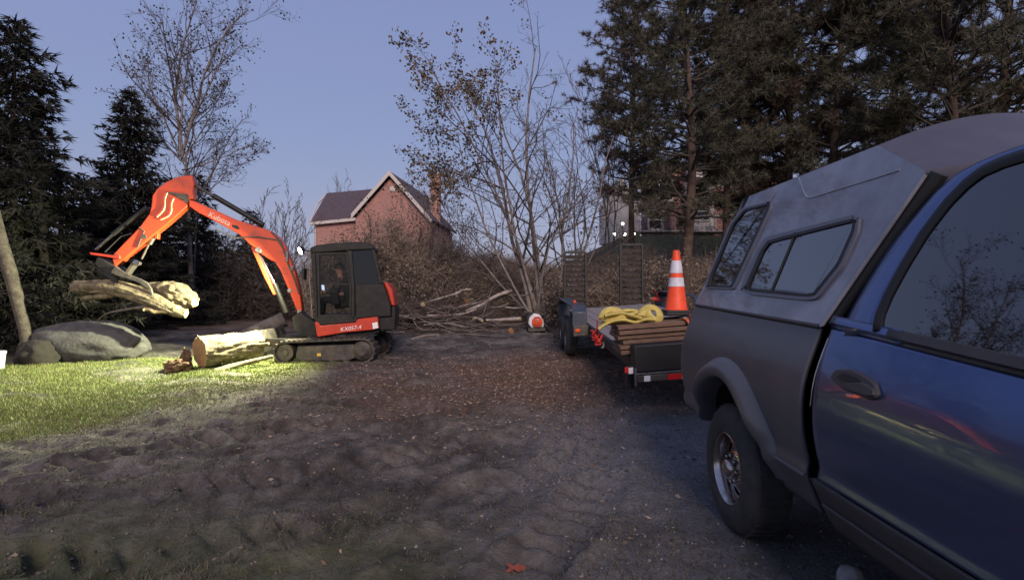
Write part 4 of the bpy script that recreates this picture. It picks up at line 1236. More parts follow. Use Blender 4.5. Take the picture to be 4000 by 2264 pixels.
# white pipe end at the left picture edge
q = P(4, 1408, 10.4)
t = thing('white_bucket', (q.x - .10, 10.4, 0), 'white plastic bucket at the lawn edge by the dark stump', 'bucket')
k = MB(); k.lathe([(.001, 0), (.12, 0), (.145, .30), (.155, .31), (.155, .35), (.14, .35), (.11, .02)], (q.x - .10, 10.4, .02), (0, 0, 1), 24); k.build('pail', M['white_plastic'], t, smooth=35)
k = MB(); k.tube(spline([(q.x - .25, 10.4, .33), (q.x - .2, 10.27, .25), (q.x - .1, 10.23, .21), (q.x + .02, 10.28, .25), (q.x + .05, 10.4, .33)], 4), .006, 6); k.build('handle', M['bare_steel'], t)

# held logs in the grapple
def hE(x, y, w): return E(*c3(x, y), w)
log_thing('tree_limb', 'long pale limb with a white cut knob gripped in the grapple', 'log',
    [hE(540, 400, -.15), hE(640, 405, -.05), hE(740, 405, .02), hE(900, 430, .10), hE(1060, 485, .16), hE(1180, 540, .20), hE(1260, 575, .22), hE(1325, 590, .22)],
    [.15, .16, .17, .165, .15, .13, .12, .10], 44, .20, 21, 'bark_pale', 'cut_wood', 'cut_fresh')
t = log_thing('gnarled_log', 'knotty short trunk with round stub ends held above the pale limb', 'log',
    [hE(960, 415, -.30), hE(1080, 420, -.26), hE(1180, 430, -.22), hE(1260, 450, -.20), hE(1340, 490, -.18), hE(1385, 515, -.16)],
    [.12, .15, .215, .24, .20, .12], 44, .32, 24, 'bark_pale', 'cut_wood', 'cut_wood')
k, a, b_, sp = log_mesh([hE(1190, 405, -.12), hE(1215, 405, .0), hE(1222, 412, .06)], [.09, .075, .06], 16, .2, 4); k._add(b_, [tuple(range(16))]); k.build('knot', M['bark_pale'], t, smooth=60)
k, a, b_, sp = log_mesh([hE(1340, 500, -.18), hE(1375, 510, -.06), hE(1385, 518, .0)], [.11, .085, .07], 16, .12, 6); k._add(b_, [tuple(range(16))]); k.build('stub', M['cut_fresh'], t, smooth=60)
k = MB(); c = hE(1248, 557, .34); k.lathe([(.001, .012), (.055, .010), (.062, -.02), (.075, -.12)], c, LAT, 18); kn = k.build('cut_knob', M['cut_fresh'], bpy.data.objects['tree_limb'], smooth=40)
log_thing('branch', 'thin twig hanging under the held limb to the left', 'branch', [hE(690, 645, -.1), hE(760, 590, .05), hE(900, 560, .15), hE(1040, 540, .2)], [.012, .018, .024, .03], 8, .1, 31, 'bark_grey', 'cut_wood', 'cut_wood')
log_thing('branch', 'yellow splintered limb under the grapple tip', 'branch', [hE(1030, 562, .24), hE(1065, 560, .26), hE(1110, 575, .28), hE(1200, 575, .28)], [.05, .035, .045, .04], 12, .5, 33, 'cut_fresh', 'cut_fresh', 'cut_fresh')
log_thing('branch', 'broken pale limb end left of and below the held limb', 'branch', [hE(590, 485, -.1), hE(680, 470, .0), hE(790, 462, .1)], [.06, .07, .06], 14, .3, 35, 'bark_pale', 'cut_fresh', 'cut_wood')

# ------------------------------------------------------------------ branch pile
def cp(x, y): return (1500 + .311 * x, 1050 + .311 * y)
GB = 'cut branches piled between the excavator and the trailer'
pile = [
 ('curved pale branch arching over the left of the brush pile', [(500, 425), (700, 372), (900, 312), (1000, 262), (1100, 258)], 17.6, [.03, .04, .04, .03, .02], 'bark_birch'),
 ('thickest pale branch pointing up right out of the brush pile', [(1030, 525), (1250, 440), (1350, 372), (1480, 312), (1605, 272)], 17.2, [.04, .055, .06, .06, .06], 'bark_birch'),
 ('pale branch running close under the thickest one', [(940, 472), (1180, 425), (1340, 388), (1540, 322)], 17.4, [.03, .035, .04, .03], 'bark_light'),
 ('thin branch bent at the left of the pile, lower arm', [(540, 585), (760, 582), (1000, 560), (1160, 500)], 16.8, [.035, .03, .025, .02], 'bark_birch'),
 ('thin branch bent at the left of the pile, upper arm', [(545, 555), (680, 502), (850, 462)], 17.0, [.03, .025, .02], 'bark_light'),
 ('straight thin branch right of the thickest branch', [(1230, 478), (1450, 478), (1560, 430)], 17.6, [.025, .025, .02], 'bark_birch'),
 ('level thin branch pointing at the trailer from the pile', [(1530, 480), (1650, 492), (1800, 486), (1995, 482)], 17.2, [.025, .03, .03, .025], 'bark_birch'),
 ('bowed dark branch low in front of the brush pile', [(500, 702), (760, 682), (900, 702), (1015, 732)], 16.3, [.02, .03, .035, .035], 'bark_light'),
 ('long low branch nearest the excavator tail', [(345, 885), (500, 842), (680, 826)], 14.6, [.03, .035, .025], 'bark_light'),
 ('short bright split limb low in the pile centre', [(1125, 618), (1180, 625), (1235, 648)], 16.4, [.05, .055, .045], 'bark_birch'),
 ('bright horizontal limb ending left of the blower', [(1280, 642), (1450, 638), (1720, 626)], 16.4, [.03, .05, .065], 'bark_birch'),
 ('steep thin branch standing in the left of the pile', [(520, 262), (600, 320), (690, 365)], 18.0, [.02, .025, .03], 'bark_light'),
 ('fine upright stick before the middle of the pile', [(790, 680), (800, 600), (835, 440)], 16.4, [.018, .018, .012], 'bark_light'),
 ('dark branch sagging from the bush towards the pile', [(1700, 350), (1830, 300), (1900, 235)], 16.8, [.015, .02, .02], 'bark_light'),
 ('dim slanted branch between thickest branch and bush', [(1560, 330), (1720, 325), (1860, 345)], 17.8, [.02, .02, .02], 'bark_light'),
]
for lb, pts, Y, rad, m in pile:
    w = [P(*cp(*p), Y + .15 * math.sin(i * 2.1)) for i, p in enumerate(pts)]
    log_thing('branch', lb, 'branch', w, rad, 8, .12, R.randint(1, 99), m, 'cut_fresh', 'cut_fresh', GB)
q = [P(*cp(1595, 778), 15.6), P(*cp(1690, 775), 16.0), P(*cp(1790, 772), 16.4)]
log_thing('short_log', 'short dark log with orange cut end beside the blower', 'log', q, [.09, .09, .085], 16, .08, 41, 'bark', 'cut_wood', 'cut_wood')
q = P(*cp(485, 446), 17.0)
log_thing('short_log', 'bright sawn stub at the left of the brush pile', 'log', [q, q + Vector((.06, .25, .02))], [.075, .08], 14, .08, 43, 'bark_pale', 'cut_fresh', 'cut_wood')
q = [P(*cp(1040, 415), 17.6), P(*cp(1110, 395), 17.8)]
log_thing('short_log', 'brown stubby log end behind the thickest branch', 'log', q, [.10, .09], 14, .1, 45, 'bark_pale', 'cut_wood', 'cut_wood')
g = np.random.default_rng(91)
n = 9500
bx = g.uniform(-4.6, -.7, n); by = g.normal(18.0, .7, n); u = g.random(n)
hh = .62 * np.exp(-((bx + 2.8) / 1.6) ** 2) + .30
C = np.stack([bx, by, gh0(bx, by) + u * hh], 1)
D = nrm(np.stack([g.normal(size=n), .5 * g.normal(size=n), .25 * g.normal(size=n)], 1))
V1, F1 = blades(C, D, 1, .60, .015, .2, g, .5)
TB = []
for i in range(190):
    x_ = g.normal(-2.6, 1.1); y_ = g.normal(17.2, .55); z_ = float(gh0(x_, y_)) + abs(g.normal()) * .32 * math.exp(-((x_ + 2.6) / 1.6) ** 2) + .03
    p_, _ = branch_pts((x_, y_, z_), nrm(np.array([g.normal(), .4 * g.normal(), .10 * g.normal()])), g.uniform(.7, 2.0), 5, g, .16)
    p_[:, 2] = np.maximum(p_[:, 2], gh0(p_[:, 0], p_[:, 1]) + .02)
    TB.append((p_, np.linspace(g.uniform(.010, .024), .005, 6), 4))
VT, FT_ = tubes_np(TB)
FT_ = np.concatenate([FT_[:, [0, 1, 2]], FT_[:, [0, 2, 3]]]) + len(V1)
mi_ = np.concatenate([np.zeros(len(F1), int), np.ones(len(FT_), int)])
tag(np_mesh('brush', np.concatenate([V1, VT]), np.concatenate([F1, FT_]), [M['twig'], M['bark_light']], mi=mi_), 'tangled heap of fine twigs under the cut branches', 'brush pile', kind='stuff')

# ------------------------------------------------------------------ backpack blower
q = P(2090, 1296, 15.6); zb = gz(q.x, q.y)
t = thing('backpack_blower', (q.x, q.y, zb), 'orange and white backpack leaf blower on the ground by the bare bush', 'leaf blower')
def bl(px, py, dy=0): p = P(px, py, 15.6); return Vector((p.x, 15.6 + dy, p.z))
k = MB(); k.prism([bl(*p, -.12) for p in ((2068, 1238), (2085, 1222), (2108, 1228), (2122, 1250), (2125, 1276), (2074, 1280), (2062, 1262))], Vector((0, .26, 0))); k.build('engine_housing', M['white_plastic'], t, bevel=.04)
k = MB(); k.lathe([(.001, -.07), (.09, -.07), (.15, -.03), (.16, .05), (.001, .06)], bl(2098, 1256, -.16), (0, 1, 0), 24); k.build('fan_cover', M['blower_orange'], t, smooth=35)
for j in range(5):
    k = MB(); p_ = bl(2098, 1238 + j * 9, -.235); k.box(p_, (.17, .012, .014)); k.build('grille_bar', M['trim_black'], t)
k = MB(); k.prism([bl(*p, .02) for p in ((2056, 1228), (2066, 1218), (2080, 1222), (2074, 1290), (2060, 1292))], Vector((0, .34, 0))); k.build('back_pad', M['trim_black'], t, bevel=.02)
for dy in (.0, .28):
    k = MB(); k.tube(spline([bl(2066, 1226, dy), bl(2050, 1236, dy), bl(2048, 1262, dy), bl(2062, 1284, dy)], 5), .02, 8, squash=.5); k.build('shoulder_strap', M['trim_black'], t)
k = MB(); k.prism([bl(*p, -.16) for p in ((2062, 1280), (2128, 1276), (2130, 1290), (2064, 1294))], Vector((0, .40, 0))); k.build('base_frame', M['steel_dark'], t, bevel=.01)
k = MB(); k.tube(spline([bl(2124, 1262, .05), bl(2138, 1278, .02), bl(2152, 1296, -.1), bl(2180, 1302, -.2)], 5), .045, 12); k.build('blower_tube', M['trim_black'], t, smooth=60)

# ------------------------------------------------------------------ trailer
TR = thing('flatbed_trailer', (2.4, 9.5, gz(2.4, 9.5)), 'flatbed trailer with upright loading ramps hitched behind the truck', 'trailer')
TLT = math.tan(math.radians(4.4))
def tp(a, b_, z):
    """a: metres across from the left side, b_: metres back from the front, z: above the front ground -> world"""
    return Vector((1.52 - .012 * b_ + a, 6.95 + b_, z + .045 * b_ + TLT * a))
def tbox(name, a0, a1, b0, b1, z0, z1, m, parent=TR, bevel=.008):
    k = MB(); k.prism([tp(a0, b0, z0), tp(a1, b0, z0), tp(a1, b1, z0), tp(a0, b1, z0)], Vector((0, 0, z1 - z0)))
    return k.build(name, m, parent, bevel=bevel)
DZ = .70
for side in (0, 2.02):
    tbox('side_rail', side, side + .08, 0, 6.9, DZ - .16, DZ - .004, M['trailer_black'])
for bb in (0.0, 6.82):
    tbox('cross_rail', .082, 2.018, bb, bb + .08, DZ - .16, DZ - .004, M['trailer_black'])
nb = 10
for j in range(nb):
    a0 = .02 + j * 2.06 / nb
    tbox('deck_plank', a0, a0 + 2.06 / nb - .008, .02, 6.88, DZ, DZ + .035 + .003 * (j % 3), M['deck'], bevel=.004)
# front rail with tape, lights, toolbox, tongue
bar = tbox('front_bumper', .0, 2.1, -.40, -.30, .445, .525, M['steel_dark'])
bx = .08
for j, (w_, m_) in enumerate(((.075, 'tape_white'), (.215, None), (.17, 'tape_red'), (.06, 'tape_white'), (.3, None), (.17, 'tape_red'), (.06, 'tape_white'))):
    if m_: tbox('reflector_strip', bx, bx + w_, -.404, -.4015, .450, .520, M[m_], bar, 0)
    bx += w_
tbox('bumper_ledge', -.02, 2.1, -.40, .0, .529, .552, M['galv'])
tbox('tool_box', -.03, 1.9, -.36, -.15, .556, .885, M['trailer_black'], bevel=.015)
tbox('bumper_post', -.035, -.006, -.40, -.37, .40, .62, M['galv'])
pl_ = tbox('side_marker_plate', -.15, -.036, -.36, -.34, .545, .64, M['trailer_black'])
tbox('reflector_strip', -.145, -.10, -.364, -.3615, .565, .635, M['tape_red'], pl_, 0)
tbox('reflector_strip', -.099, -.045, -.364, -.3615, .550, .625, M['tape_white'], pl_, 0)
tbox('front_leg', -.06, .04, -.1, .0, .30, .56, M['trailer_black'])
k = MB(); k.prism([tp(.9, -.3, .45), tp(1.2, -.3, .45), tp(1.10, -1.9, .45), tp(1.0, -1.9, .45)], Vector((0, 0, .10))); k.build('tongue', M['trailer_black'], TR, bevel=.01)
# fender and tandem wheels on each side
def fender(a0, a1):
    prof = [(3.55, .60), (3.55, .98), (3.75, 1.10), (6.15, 1.10), (6.35, .98), (6.35, .60)]
    k = MB(); o = [tp(a0, b_, z) for b_, z in prof]; i_ = [tp(a0, b_ + (.03 if b_ < 5 else -.03), z - (.0 if z < .7 else .03)) for b_, z in prof]
    k.prism(o + i_[::-1], Vector((a1 - a0, 0, 0)))
    return k.build('fender', M['trailer_blue'], TR, bevel=.012)
def twheel(a0, sgn, b_):
    c = tp(a0, b_, .37)
    w = bpy.data.objects.new('wheel', None); COL.objects.link(w); w.parent = TR; w.location = c - wloc(TR)
    k = MB(); k.lathe([(.20, -.10), (.24, -.115), (.33, -.11), (.372, -.085), (.378, 0), (.372, .085), (.33, .11), (.24, .115), (.20, .10)], c, (1, 0, 0), 36, closed=True); k.build('tyre', M['tyre'], w, smooth=40)
    k = MB(); k.lathe([(.201, -.10 * sgn), (.19, -.06 * sgn), (.12, -.05 * sgn), (.05, -.08 * sgn), (.001, -.085 * sgn), (.001, .05 * sgn), (.201, .09 * sgn)], c, (1, 0, 0), 28); k.build('rim', M['bare_steel'], w, smooth=40)
fl = fender(-.30, -.015); fr = fender(2.115, 2.40)
for b_ in (4.45, 5.45):
    twheel(-.235, 1, b_); twheel(2.335, -1, b_)
tbox('fender_bracket', -.29, .0, 3.46, 3.53, .52, .72, M['steel_dark'])
tbox('marker_light', -.26, -.17, 3.43, 3.459, .60, .66, M['amber'])
k = MB(); k.lathe([(.001, 0), (.03, 0), (.03, .04), (.001, .06)], tp(-.16, 4.3, 1.102), (0, 0, 1), 10); k.build('marker_light', M['amber'], TR)
# ramps standing at the back
def ramp_(px0, px1, py0, Y, m):
    a, b_ = P(px0, py0, Y), P(px1, py0, Y)
    z0 = tp(0, 6.9, DZ - .2).z
    rp = bpy.data.objects.new('ramp', None); COL.objects.link(rp); rp.parent = TR; rp.location = Vector((a.x, Y, z0)) - wloc(TR)
    for x in (a.x, b_.x):
        k = MB(); k.box((x, Y, (z0 + a.z) / 2), (.05, .10, a.z - z0)); k.build('ramp_rail', M['trailer_black'], rp, bevel=.006)
    k = MB(); k.box(((a.x + b_.x) / 2, Y, a.z), (b_.x - a.x - .052, .08, .05)); k.build('ramp_crossbar', M['trailer_black'], rp)
    nr = 13
    for j in range(1, nr):
        z = z0 + (a.z - z0) * j / nr
        k = MB(); k.prism([Vector((a.x + .027, Y - .035, z - .045)), Vector((b_.x - .027, Y - .035, z - .045)), Vector((b_.x - .027, Y + .03, z + .05)), Vector((a.x + .027, Y + .03, z + .05))], Vector((0, .012, .006)))
        k.build('ramp_slat', m, rp)
M['ramp_slat'] = mat('rusty_slat', (.055, .040, .034), .7, .2, var=(.020, .017, .016), vscale=8)
ramp_(2206, 2288, 985, 14.05, M['ramp_slat'])
ramp_(2424, 2508, 955, 14.05, M['ramp_slat'])

# boards stacked across the front of the deck
zt = DZ + .045
nb = 6
names = ['bottom board of the stack on the trailer front', 'second board up from the bottom of the stack', 'third board up from the bottom of the stack',
         'third board down from the top of the stack', 'board just under the topmost on the stack', 'topmost weathered board under the yellow webbing']
BZ, BT = .745, .0625
for j in range(nb):
    g_ = random.Random(200 + j)
    a0 = -.16 + g_.uniform(-.045, .03) + .012 * (nb - 1 - j); b0 = -.125 + g_.uniform(-.02, .03); z0 = BZ + j * BT
    base = tp(a0, b0, z0)
    k = MB(); k.prism([tp(a0, b0, z0), tp(a0 + 2.3, b0, z0), tp(a0 + 2.3, b0 + .58, z0), tp(a0, b0 + .58 + g_.uniform(-.03, .02), z0)], Vector((0, 0, .054 + g_.uniform(-.006, .003))))
    o = k.build('board', M['board'], None, origin=base, bevel=.006)
    tag(o, 'weathered brown timber, ' + names[j], 'board', 'timber boards stacked on the trailer')
ZT = BZ + nb * BT - .006
t = thing('webbing_sling', tp(.5, .2, ZT), 'pile of yellow webbing sling coiled on the stacked boards', 'sling')
def band(name, pts, w, m, parent, th=.02):
    """flat strap: elliptical tube"""
    k = MB(); k.tube(spline(pts, 6), w, 12, squash=th / w); return k.build(name, m, parent, smooth=60)
g_ = random.Random(77)
def yl(px, py, b_):
    return P(px, py, 6.95 + b_)
def c7(x, y): return (2000 + .4533 * x, 900 + .4533 * y)
loops = [
 [(745, 850), (790, 815), (870, 780), (960, 770), (1060, 790), (1150, 765), (1230, 770)],
 [(770, 760), (800, 700), (850, 680), (920, 690), (960, 740), (900, 765), (820, 760), (790, 730)],
 [(830, 720), (900, 700), (980, 690), (1060, 690), (1110, 720), (1080, 760), (980, 770)],
 [(940, 800), (1000, 770), (1090, 760), (1160, 780), (1230, 790)],
 [(1110, 740), (1130, 690), (1190, 660), (1250, 680), (1275, 740), (1240, 780), (1180, 740), (1160, 690)],
 [(1150, 700), (1190, 740), (1230, 790)],
 [(800, 770), (860, 740), (950, 735), (1030, 720), (1100, 705)],
 [(770, 800), (850, 800), (930, 790), (1010, 800), (1090, 800), (1160, 795)],
 [(800, 735), (870, 720), (950, 715), (1040, 735), (1110, 760)],
]
for j, lp in enumerate(loops):
    pts = [yl(*c7(*p), .02 + .05 * (j % 4) + (.07 if p[1] < 720 else 0)) for p in lp]
    band('strap_loop', pts, .055, M['yellow_strap'], t, .024)
t = thing('ratchet_strap', tp(.75, -.15, ZT), 'orange tie strap hanging over the front edge of the boards', 'strap')
band('strap', [tp(.68, .05, ZT + .01), tp(.70, -.13, ZT + .012), tp(.735, -.165, ZT - .06), tp(.775, -.17, ZT - .17)], .03, M['orange_strap'], t, .006)
k = MB(); k.box(tp(.70, -.02, ZT + .02), (.07, .09, .035)); k.build('buckle', M['bare_steel'], t, bevel=.006)
t = thing('ratchet_strap', tp(-.2, .2, .8), 'red strap tangled at the left end of the stacked boards', 'strap')
def rl(x, y, b_=.15): return P(*c7(x, y), 6.95 + b_)
for lp in ([(738, 770), (730, 850), (700, 880), (690, 910), (720, 930), (745, 900), (735, 850)], [(700, 940), (740, 960), (770, 930), (780, 900), (755, 950), (725, 975), (770, 975)], [(690, 860), (715, 900), (750, 960), (775, 985)]):
    band('strap_loop', [rl(*p, .05 + .05 * i % .1) for i, p in enumerate(lp)], .022, M['red_strap'], t, .008)
t = thing('tie_down_hook', rl(785, 985, .0), 'white metal hook hanging below the red strap', 'hook')
k = MB(); k.tube(spline([rl(782, 960, .0), rl(790, 985, .0), rl(782, 1012, .0), rl(772, 1000, .0)], 5), .014, 8); k.build('hook', M['bare_steel'], t, smooth=60)
q0 = P(2580, 1165, 13.2)
t = thing('ratchet_strap', q0, 'red strap standing at the far right of the trailer deck', 'strap')
band('strap_loop', [P(2556, 1130, 13.2), P(2566, 1150, 13.2), P(2578, 1172, 13.1), P(2560, 1166, 13.0), P(2548, 1168, 13.0)], .035, M['red_strap'], t, .010)
band('strap_loop', [P(2562, 1168, 13.1), P(2585, 1172, 13.0), P(2606, 1174, 13.0)], .03, M['red_strap'], t, .010)

# traffic cone on the boards
cz = tp(1.1, .28, ZT).z
cc = P(2648, 1238, 7.15); cc = Vector((cc.x, 7.22, cz))
t = thing('traffic_cone', cc, 'orange traffic cone with two white bands on the stacked boards', 'traffic cone')
def pz(py): return P(0, py, cc.y).z
s_ = cc.y / F_PX
def cone_r(z):
    zb_, zt_ = pz(1206), pz(980)
    return (41 + (12.5 - 41) * (z - zb_) / (zt_ - zb_)) * s_
k = MB(); zs = [pz(y) for y in (1206, 1120, 1085, 1068, 1017, 985)]
k.lathe([(cone_r(pz(1206)) + .015, pz(1209) - cc.z), (cone_r(pz(1206)), pz(1204) - cc.z)] + [(cone_r(z), z - cc.z) for z in zs[1:]] + [(cone_r(pz(980)) - .004, pz(979) - cc.z), (.03, pz(977) - cc.z), (.028, pz(985) - cc.z)], cc, (0, 0, 1), 36)
k.build('cone_body', M['cone_orange'], t, smooth=40)
for y0, y1 in ((1119, 1084), (1067, 1018)):
    k = MB(); z0, z1 = pz(y0), pz(y1); k.lathe([(cone_r(z0) + .001, z0 - cc.z), (cone_r(z0) + .004, z0 + .002 - cc.z), (cone_r(z1) + .004, z1 - .002 - cc.z), (cone_r(z1) + .001, z1 - cc.z)], cc, (0, 0, 1), 36); k.build('reflective_band', M['cone_white'], t, smooth=40)
k = MB(); zt_ = pz(1209)
k.box((cc.x, cc.y, (cc.z + zt_) / 2), (.36, .36, zt_ - cc.z)); k.box((cc.x, cc.y, cc.z + .02), (.40, .40, .035)); k.build('base', M['trim_black'], t, bevel=.015)

# ------------------------------------------------------------------ pickup truck
TK = thing('pickup_truck', (2.4, 2.0, 0), 'blue pickup truck with grey primer bed and weathered camper shell', 'pickup truck')
_k = [(.44, 1.50), (.52, 1.452), (.60, 1.420), (.655, 1.393), (.675, 1.388), (.70, 1.392), (.74, 1.402), (.80, 1.385), (.88, 1.371), (.95, 1.366), (1.02, 1.367), (1.10, 1.376),
      (1.16, 1.389), (1.22, 1.408), (1.28, 1.430), (1.33, 1.450), (1.37, 1.463), (1.46, 1.495)]
XB_H = np.linspace(.44, 1.46, 400)
XB_X = np.interp(XB_H, [p[0] for p in _k], [p[1] for p in _k])
_ker = np.hanning(25); _ker /= _ker.sum()
_up = XB_H > .73
XB_X = np.where(_up, np.convolve(np.pad(XB_X, 12, mode='edge'), _ker, 'valid'), XB_X)
def Xb(h, y=2.5):
    """outer x of the lower body at height h (side towards the camera); mirrored about x = 2.4"""
    x = np.interp(h, XB_H, XB_X)
    if y > 4.33:
        d = min(y - 4.33, .2199); x = x + .22 - math.sqrt(.22 ** 2 - d ** 2)
    return float(x)
def mirror_copy(ob):
    o2 = ob.copy(); o2.data = ob.data.copy(); COL.objects.link(o2)
    off = wloc(ob)
    for v in o2.data.vertices: v.co.x = 2 * 2.4 - (v.co.x + off.x) - off.x
    o2.data.flip_normals()
    return o2
WC, WZ, WR = 3.47, .405, .40
AR = .555
def bed_top(y): return 1.372 + .030 * (y - 2.5)
ys = np.linspace(2.560, 4.548, 110); us = np.linspace(0, 1, 62)
def bed_bot(y): return .485 + .14 * float(sm((y - 3.6) / .4))
PG = [[Vector((Xb(bed_bot(y) + (bed_top(y) - bed_bot(y)) * u, y), y, bed_bot(y) + (bed_top(y) - bed_bot(y)) * u)) for u in us] for y in ys]
def bmask(i, j):
    p = (PG[i][j] + PG[i + 1][j + 1]) / 2
    return (p.y - WC) ** 2 + (p.z - WZ - .03) ** 2 > (AR + .03) ** 2
k = MB(); k.grid(PG, bmask)
bs = k.build('bed_side', M['truck_grey'], TK, smooth=40, solid=.02, face=(-1, 0, 0))
mirror_copy(bs)
# flared wheel arch
prof = [(AR + .125, .003, 1), (AR + .108, -.022, 1), (AR + .078, -.056, 1), (AR + .040, -.074, 1), (AR + .012, -.068, 1), (AR - .005, -.045, 1), (AR - .012, .02, 1), (AR - .012, .10, 1)]
ths = np.linspace(math.radians(10), math.radians(164), 60)
PF = []
for th_ in ths:
    row = []
    fade = float(sm(min(th_ - .18, PI - .25 - th_) / .55))
    for r, dx, _ in prof:
        y = WC + r * math.cos(PI - th_) * -1 if False else WC - r * math.cos(th_); z = WZ + .03 + r * math.sin(th_)
        xb = Xb(min(max(WZ + .03 + (AR + .115) * math.sin(th_), .45), 1.35), y)
        row.append(Vector((xb + (dx * (.10 + .90 * fade) if dx < 0 else dx), y, z)))
    PF.append(row)
k = MB(); k.grid(PF); fo = k.build('wheel_arch', M['truck_grey'], TK, smooth=50); mirror_copy(fo)
k = MB()
WL = [[Vector((x, WC - (AR + .02) * math.cos(a), WZ + .03 + (AR + .02) * math.sin(a))) for x in (1.42, 1.6, 1.95)] for a in np.linspace(.30, 2.70, 30)]
k.grid(WL); k.build('wheel_well', M['wheel_well'], TK, smooth=50, solid=.01)
# dark inner body
k = MB(); k.box((2.4, 1.05, .95), (1.72, 2.95, .72)); k.box((2.4, 3.5, 1.06), (1.5, 2.0, .60)); k.box((2.4, 3.2, .62), (.9, 2.6, .25)); k.build('inner_body', M['wheel_well'], TK)
# tailgate and rear bumper
k = MB(); k.prism([Vector((1.66, 4.55, .66)), Vector((3.14, 4.55, .66)), Vector((3.14, 4.55, 1.43)), Vector((1.66, 4.55, 1.43))], Vector((0, -.05, 0))); k.build('tailgate', M['truck_grey'], TK, bevel=.015)
k = MB(); k.box((2.4, 4.68, .60), (1.7, .2, .18)); k.build('rear_bumper', M['steel_dark'], TK, bevel=.03)
k = MB(); k.box((1.56, 4.53, 1.15), (.13, .09, .40)); tl = k.build('tail_light', M['tape_red'], TK, bevel=.02); mirror_copy(tl)
# bed bottom trim bulge
k = MB(); k.tube(spline([Vector((Xb(.668, y) + .004, y, .668)) for y in np.linspace(2.56, 2.93, 6)], 3), .014, 8); k.build('body_crease', M['truck_grey'], TK, smooth=60)
# wheels
def truck_wheel(xo, yc, sgn):
    """xo: x of the outer tyre wall; sgn +1 when the outside faces -x"""
    c = Vector((xo, yc, WZ)); ax = Vector((sgn, 0, 0))
    w = bpy.data.objects.new('wheel', None); COL.objects.link(w); w.parent = TK; w.location = c - wloc(TK)
    k = MB(); k.lathe([(.222, .02), (.230, .005), (.262, -.006), (.30, -.004), (.345, .004), (.375, .020), (.397, .045), (.402, .075), (.402, .20), (.395, .225), (.36, .25), (.24, .25)], c, ax, 64)
    # tread blocks
    for a in np.arange(40) * 2 * PI / 40:
        p = c + ax * .13 + Vector((0, math.cos(a), math.sin(a))) * .402
        rot = Matrix.Rotation(a - PI / 2, 3, 'X')
        k.box(p, (.17, .040, .012), rot)
    ty = k.build('tyre', M['tyre'], w, smooth=35)
    k = MB(); k.lathe([(.223, .028), (.228, .010), (.220, .006), (.210, .016), (.202, .05), (.196, .085), (.178, .088)], c, ax, 56); 
    # eight spokes leaving round hand holes
    n = 8
    for j in range(n):
        a0 = 2 * PI * (j + .5) / n
        def pt(r, a, d): return c + ax * d + Vector((0, math.cos(a), math.sin(a))) * r
        pr = []
        for r, hw, d in ((.183, .34, .087), (.165, .20, .080), (.148, .13, .074), (.128, .20, .066), (.112, .39, .060)):
            pr.append([pt(r, a0 - hw, d), pt(r, a0, d - .004), pt(r, a0 + hw, d)])
        k.grid(pr)
    k.lathe([(.115, .060), (.108, .056), (.095, .052), (.060, .050), (.058, .012), (.050, .000), (.030, -.006), (.001, -.007)], c, ax, 40)
    k.build('rim', M['chrome'], w, smooth=40)
    k = MB(); k.lathe([(.001, .11), (.19, .11), (.19, .20), (.001, .2)], c, ax, 24); k.build('brake_drum', M['wheel_well'], w)
    for j in range(8):
        a = 2 * PI * j / 8
        p = c + ax * .051 + Vector((0, math.cos(a), math.sin(a))) * .083
        k = MB(); k.lathe([(.014, .004), (.014, -.018), (.010, -.026), (.001, -.027)], p, ax, 6); k.build('lug_nut', M['chrome'], w)
    return w
truck_wheel(1.372, WC, 1); truck_wheel(3.428, WC, -1); truck_wheel(1.40, WC - 3.57, 1); truck_wheel(3.40, WC - 3.57, -1)
k = MB(); k.tube([(1.7, WC, WZ), (3.1, WC, WZ)], .06, 10); k.box((2.0, 2.0, .50), (.08, 5.0, .14)); k.box((2.8, 2.0, .50), (.08, 5.0, .14)); k.build('chassis', M['wheel_well'], TK)

# camper shell ----------------------------------------------------------
RK = .33                                             # inward lean of the shell side per metre of height
def cap_x(h): return 1.462 + RK * (h - 1.40)
CN = Vector((-1, 0, RK)).normalized(); CP0 = Vector((1.462, 3.5, 1.40))
def CS(px, py, w=0.0): return onplane(px, py, CP0, CN, w)
HR = 2.235
FK = CS(3622, 672); FT = CS(3447, 516); RK2 = CS(2905, 770)
def cap_side_edges(h):
    """front and rear y of the shell side at height h"""
    return float(np.interp(h, [1.38, FK.z, HR], [2.535, FK.y, FT.y])), float(np.interp(h, [1.40, HR], [4.50, RK2.y]))
rows = []
for u in np.linspace(0, 1, 26):
    h0 = None; row = []
    for v in np.linspace(0, 1, 40):
        zr = bed_top(2.5 + 2.0 * v) + .004
        h = zr + (HR - zr) * u
        y0, y1 = cap_side_edges(h)
        y = y0 + (y1 - y0) * v
        x = cap_x(h)
        if v > .93: x += .10 * ((v - .93) / .07) ** 2
        row.append(Vector((x, y, h)))
    rows.append(row)
def roof_front(s): return 2.215 + .38 * float(sm(s / .12))
side_top = rows[-1]
# roof: crown across, from shoulder to centre
def roof_pt(s, v):
    """s 0..1 from the shoulder to the far shoulder"""
    e = math.sin(PI * min(max(s, 0), 1)) ** .95
    x0 = cap_x(HR); x = x0 + (2 * (2.4 - x0)) * s
    z = HR + .165 * e
    y0 = FT.y + .03 * e; y1 = RK2.y - .06 * e
    return Vector((x, y0 + (y1 - y0) * v, z))
ss = np.concatenate([np.linspace(0, .1, 9), np.linspace(.13, .87, 18), np.linspace(.9, 1, 9)])
vv_ = np.linspace(0, 1, 30)
k = MB(); k.grid(rows)
k.grid([[Vector((4.8 - p.x, p.y, p.z)) for p in row] for row in rows])
k.grid([[roof_pt(s, v) for v in vv_] for s in ss])
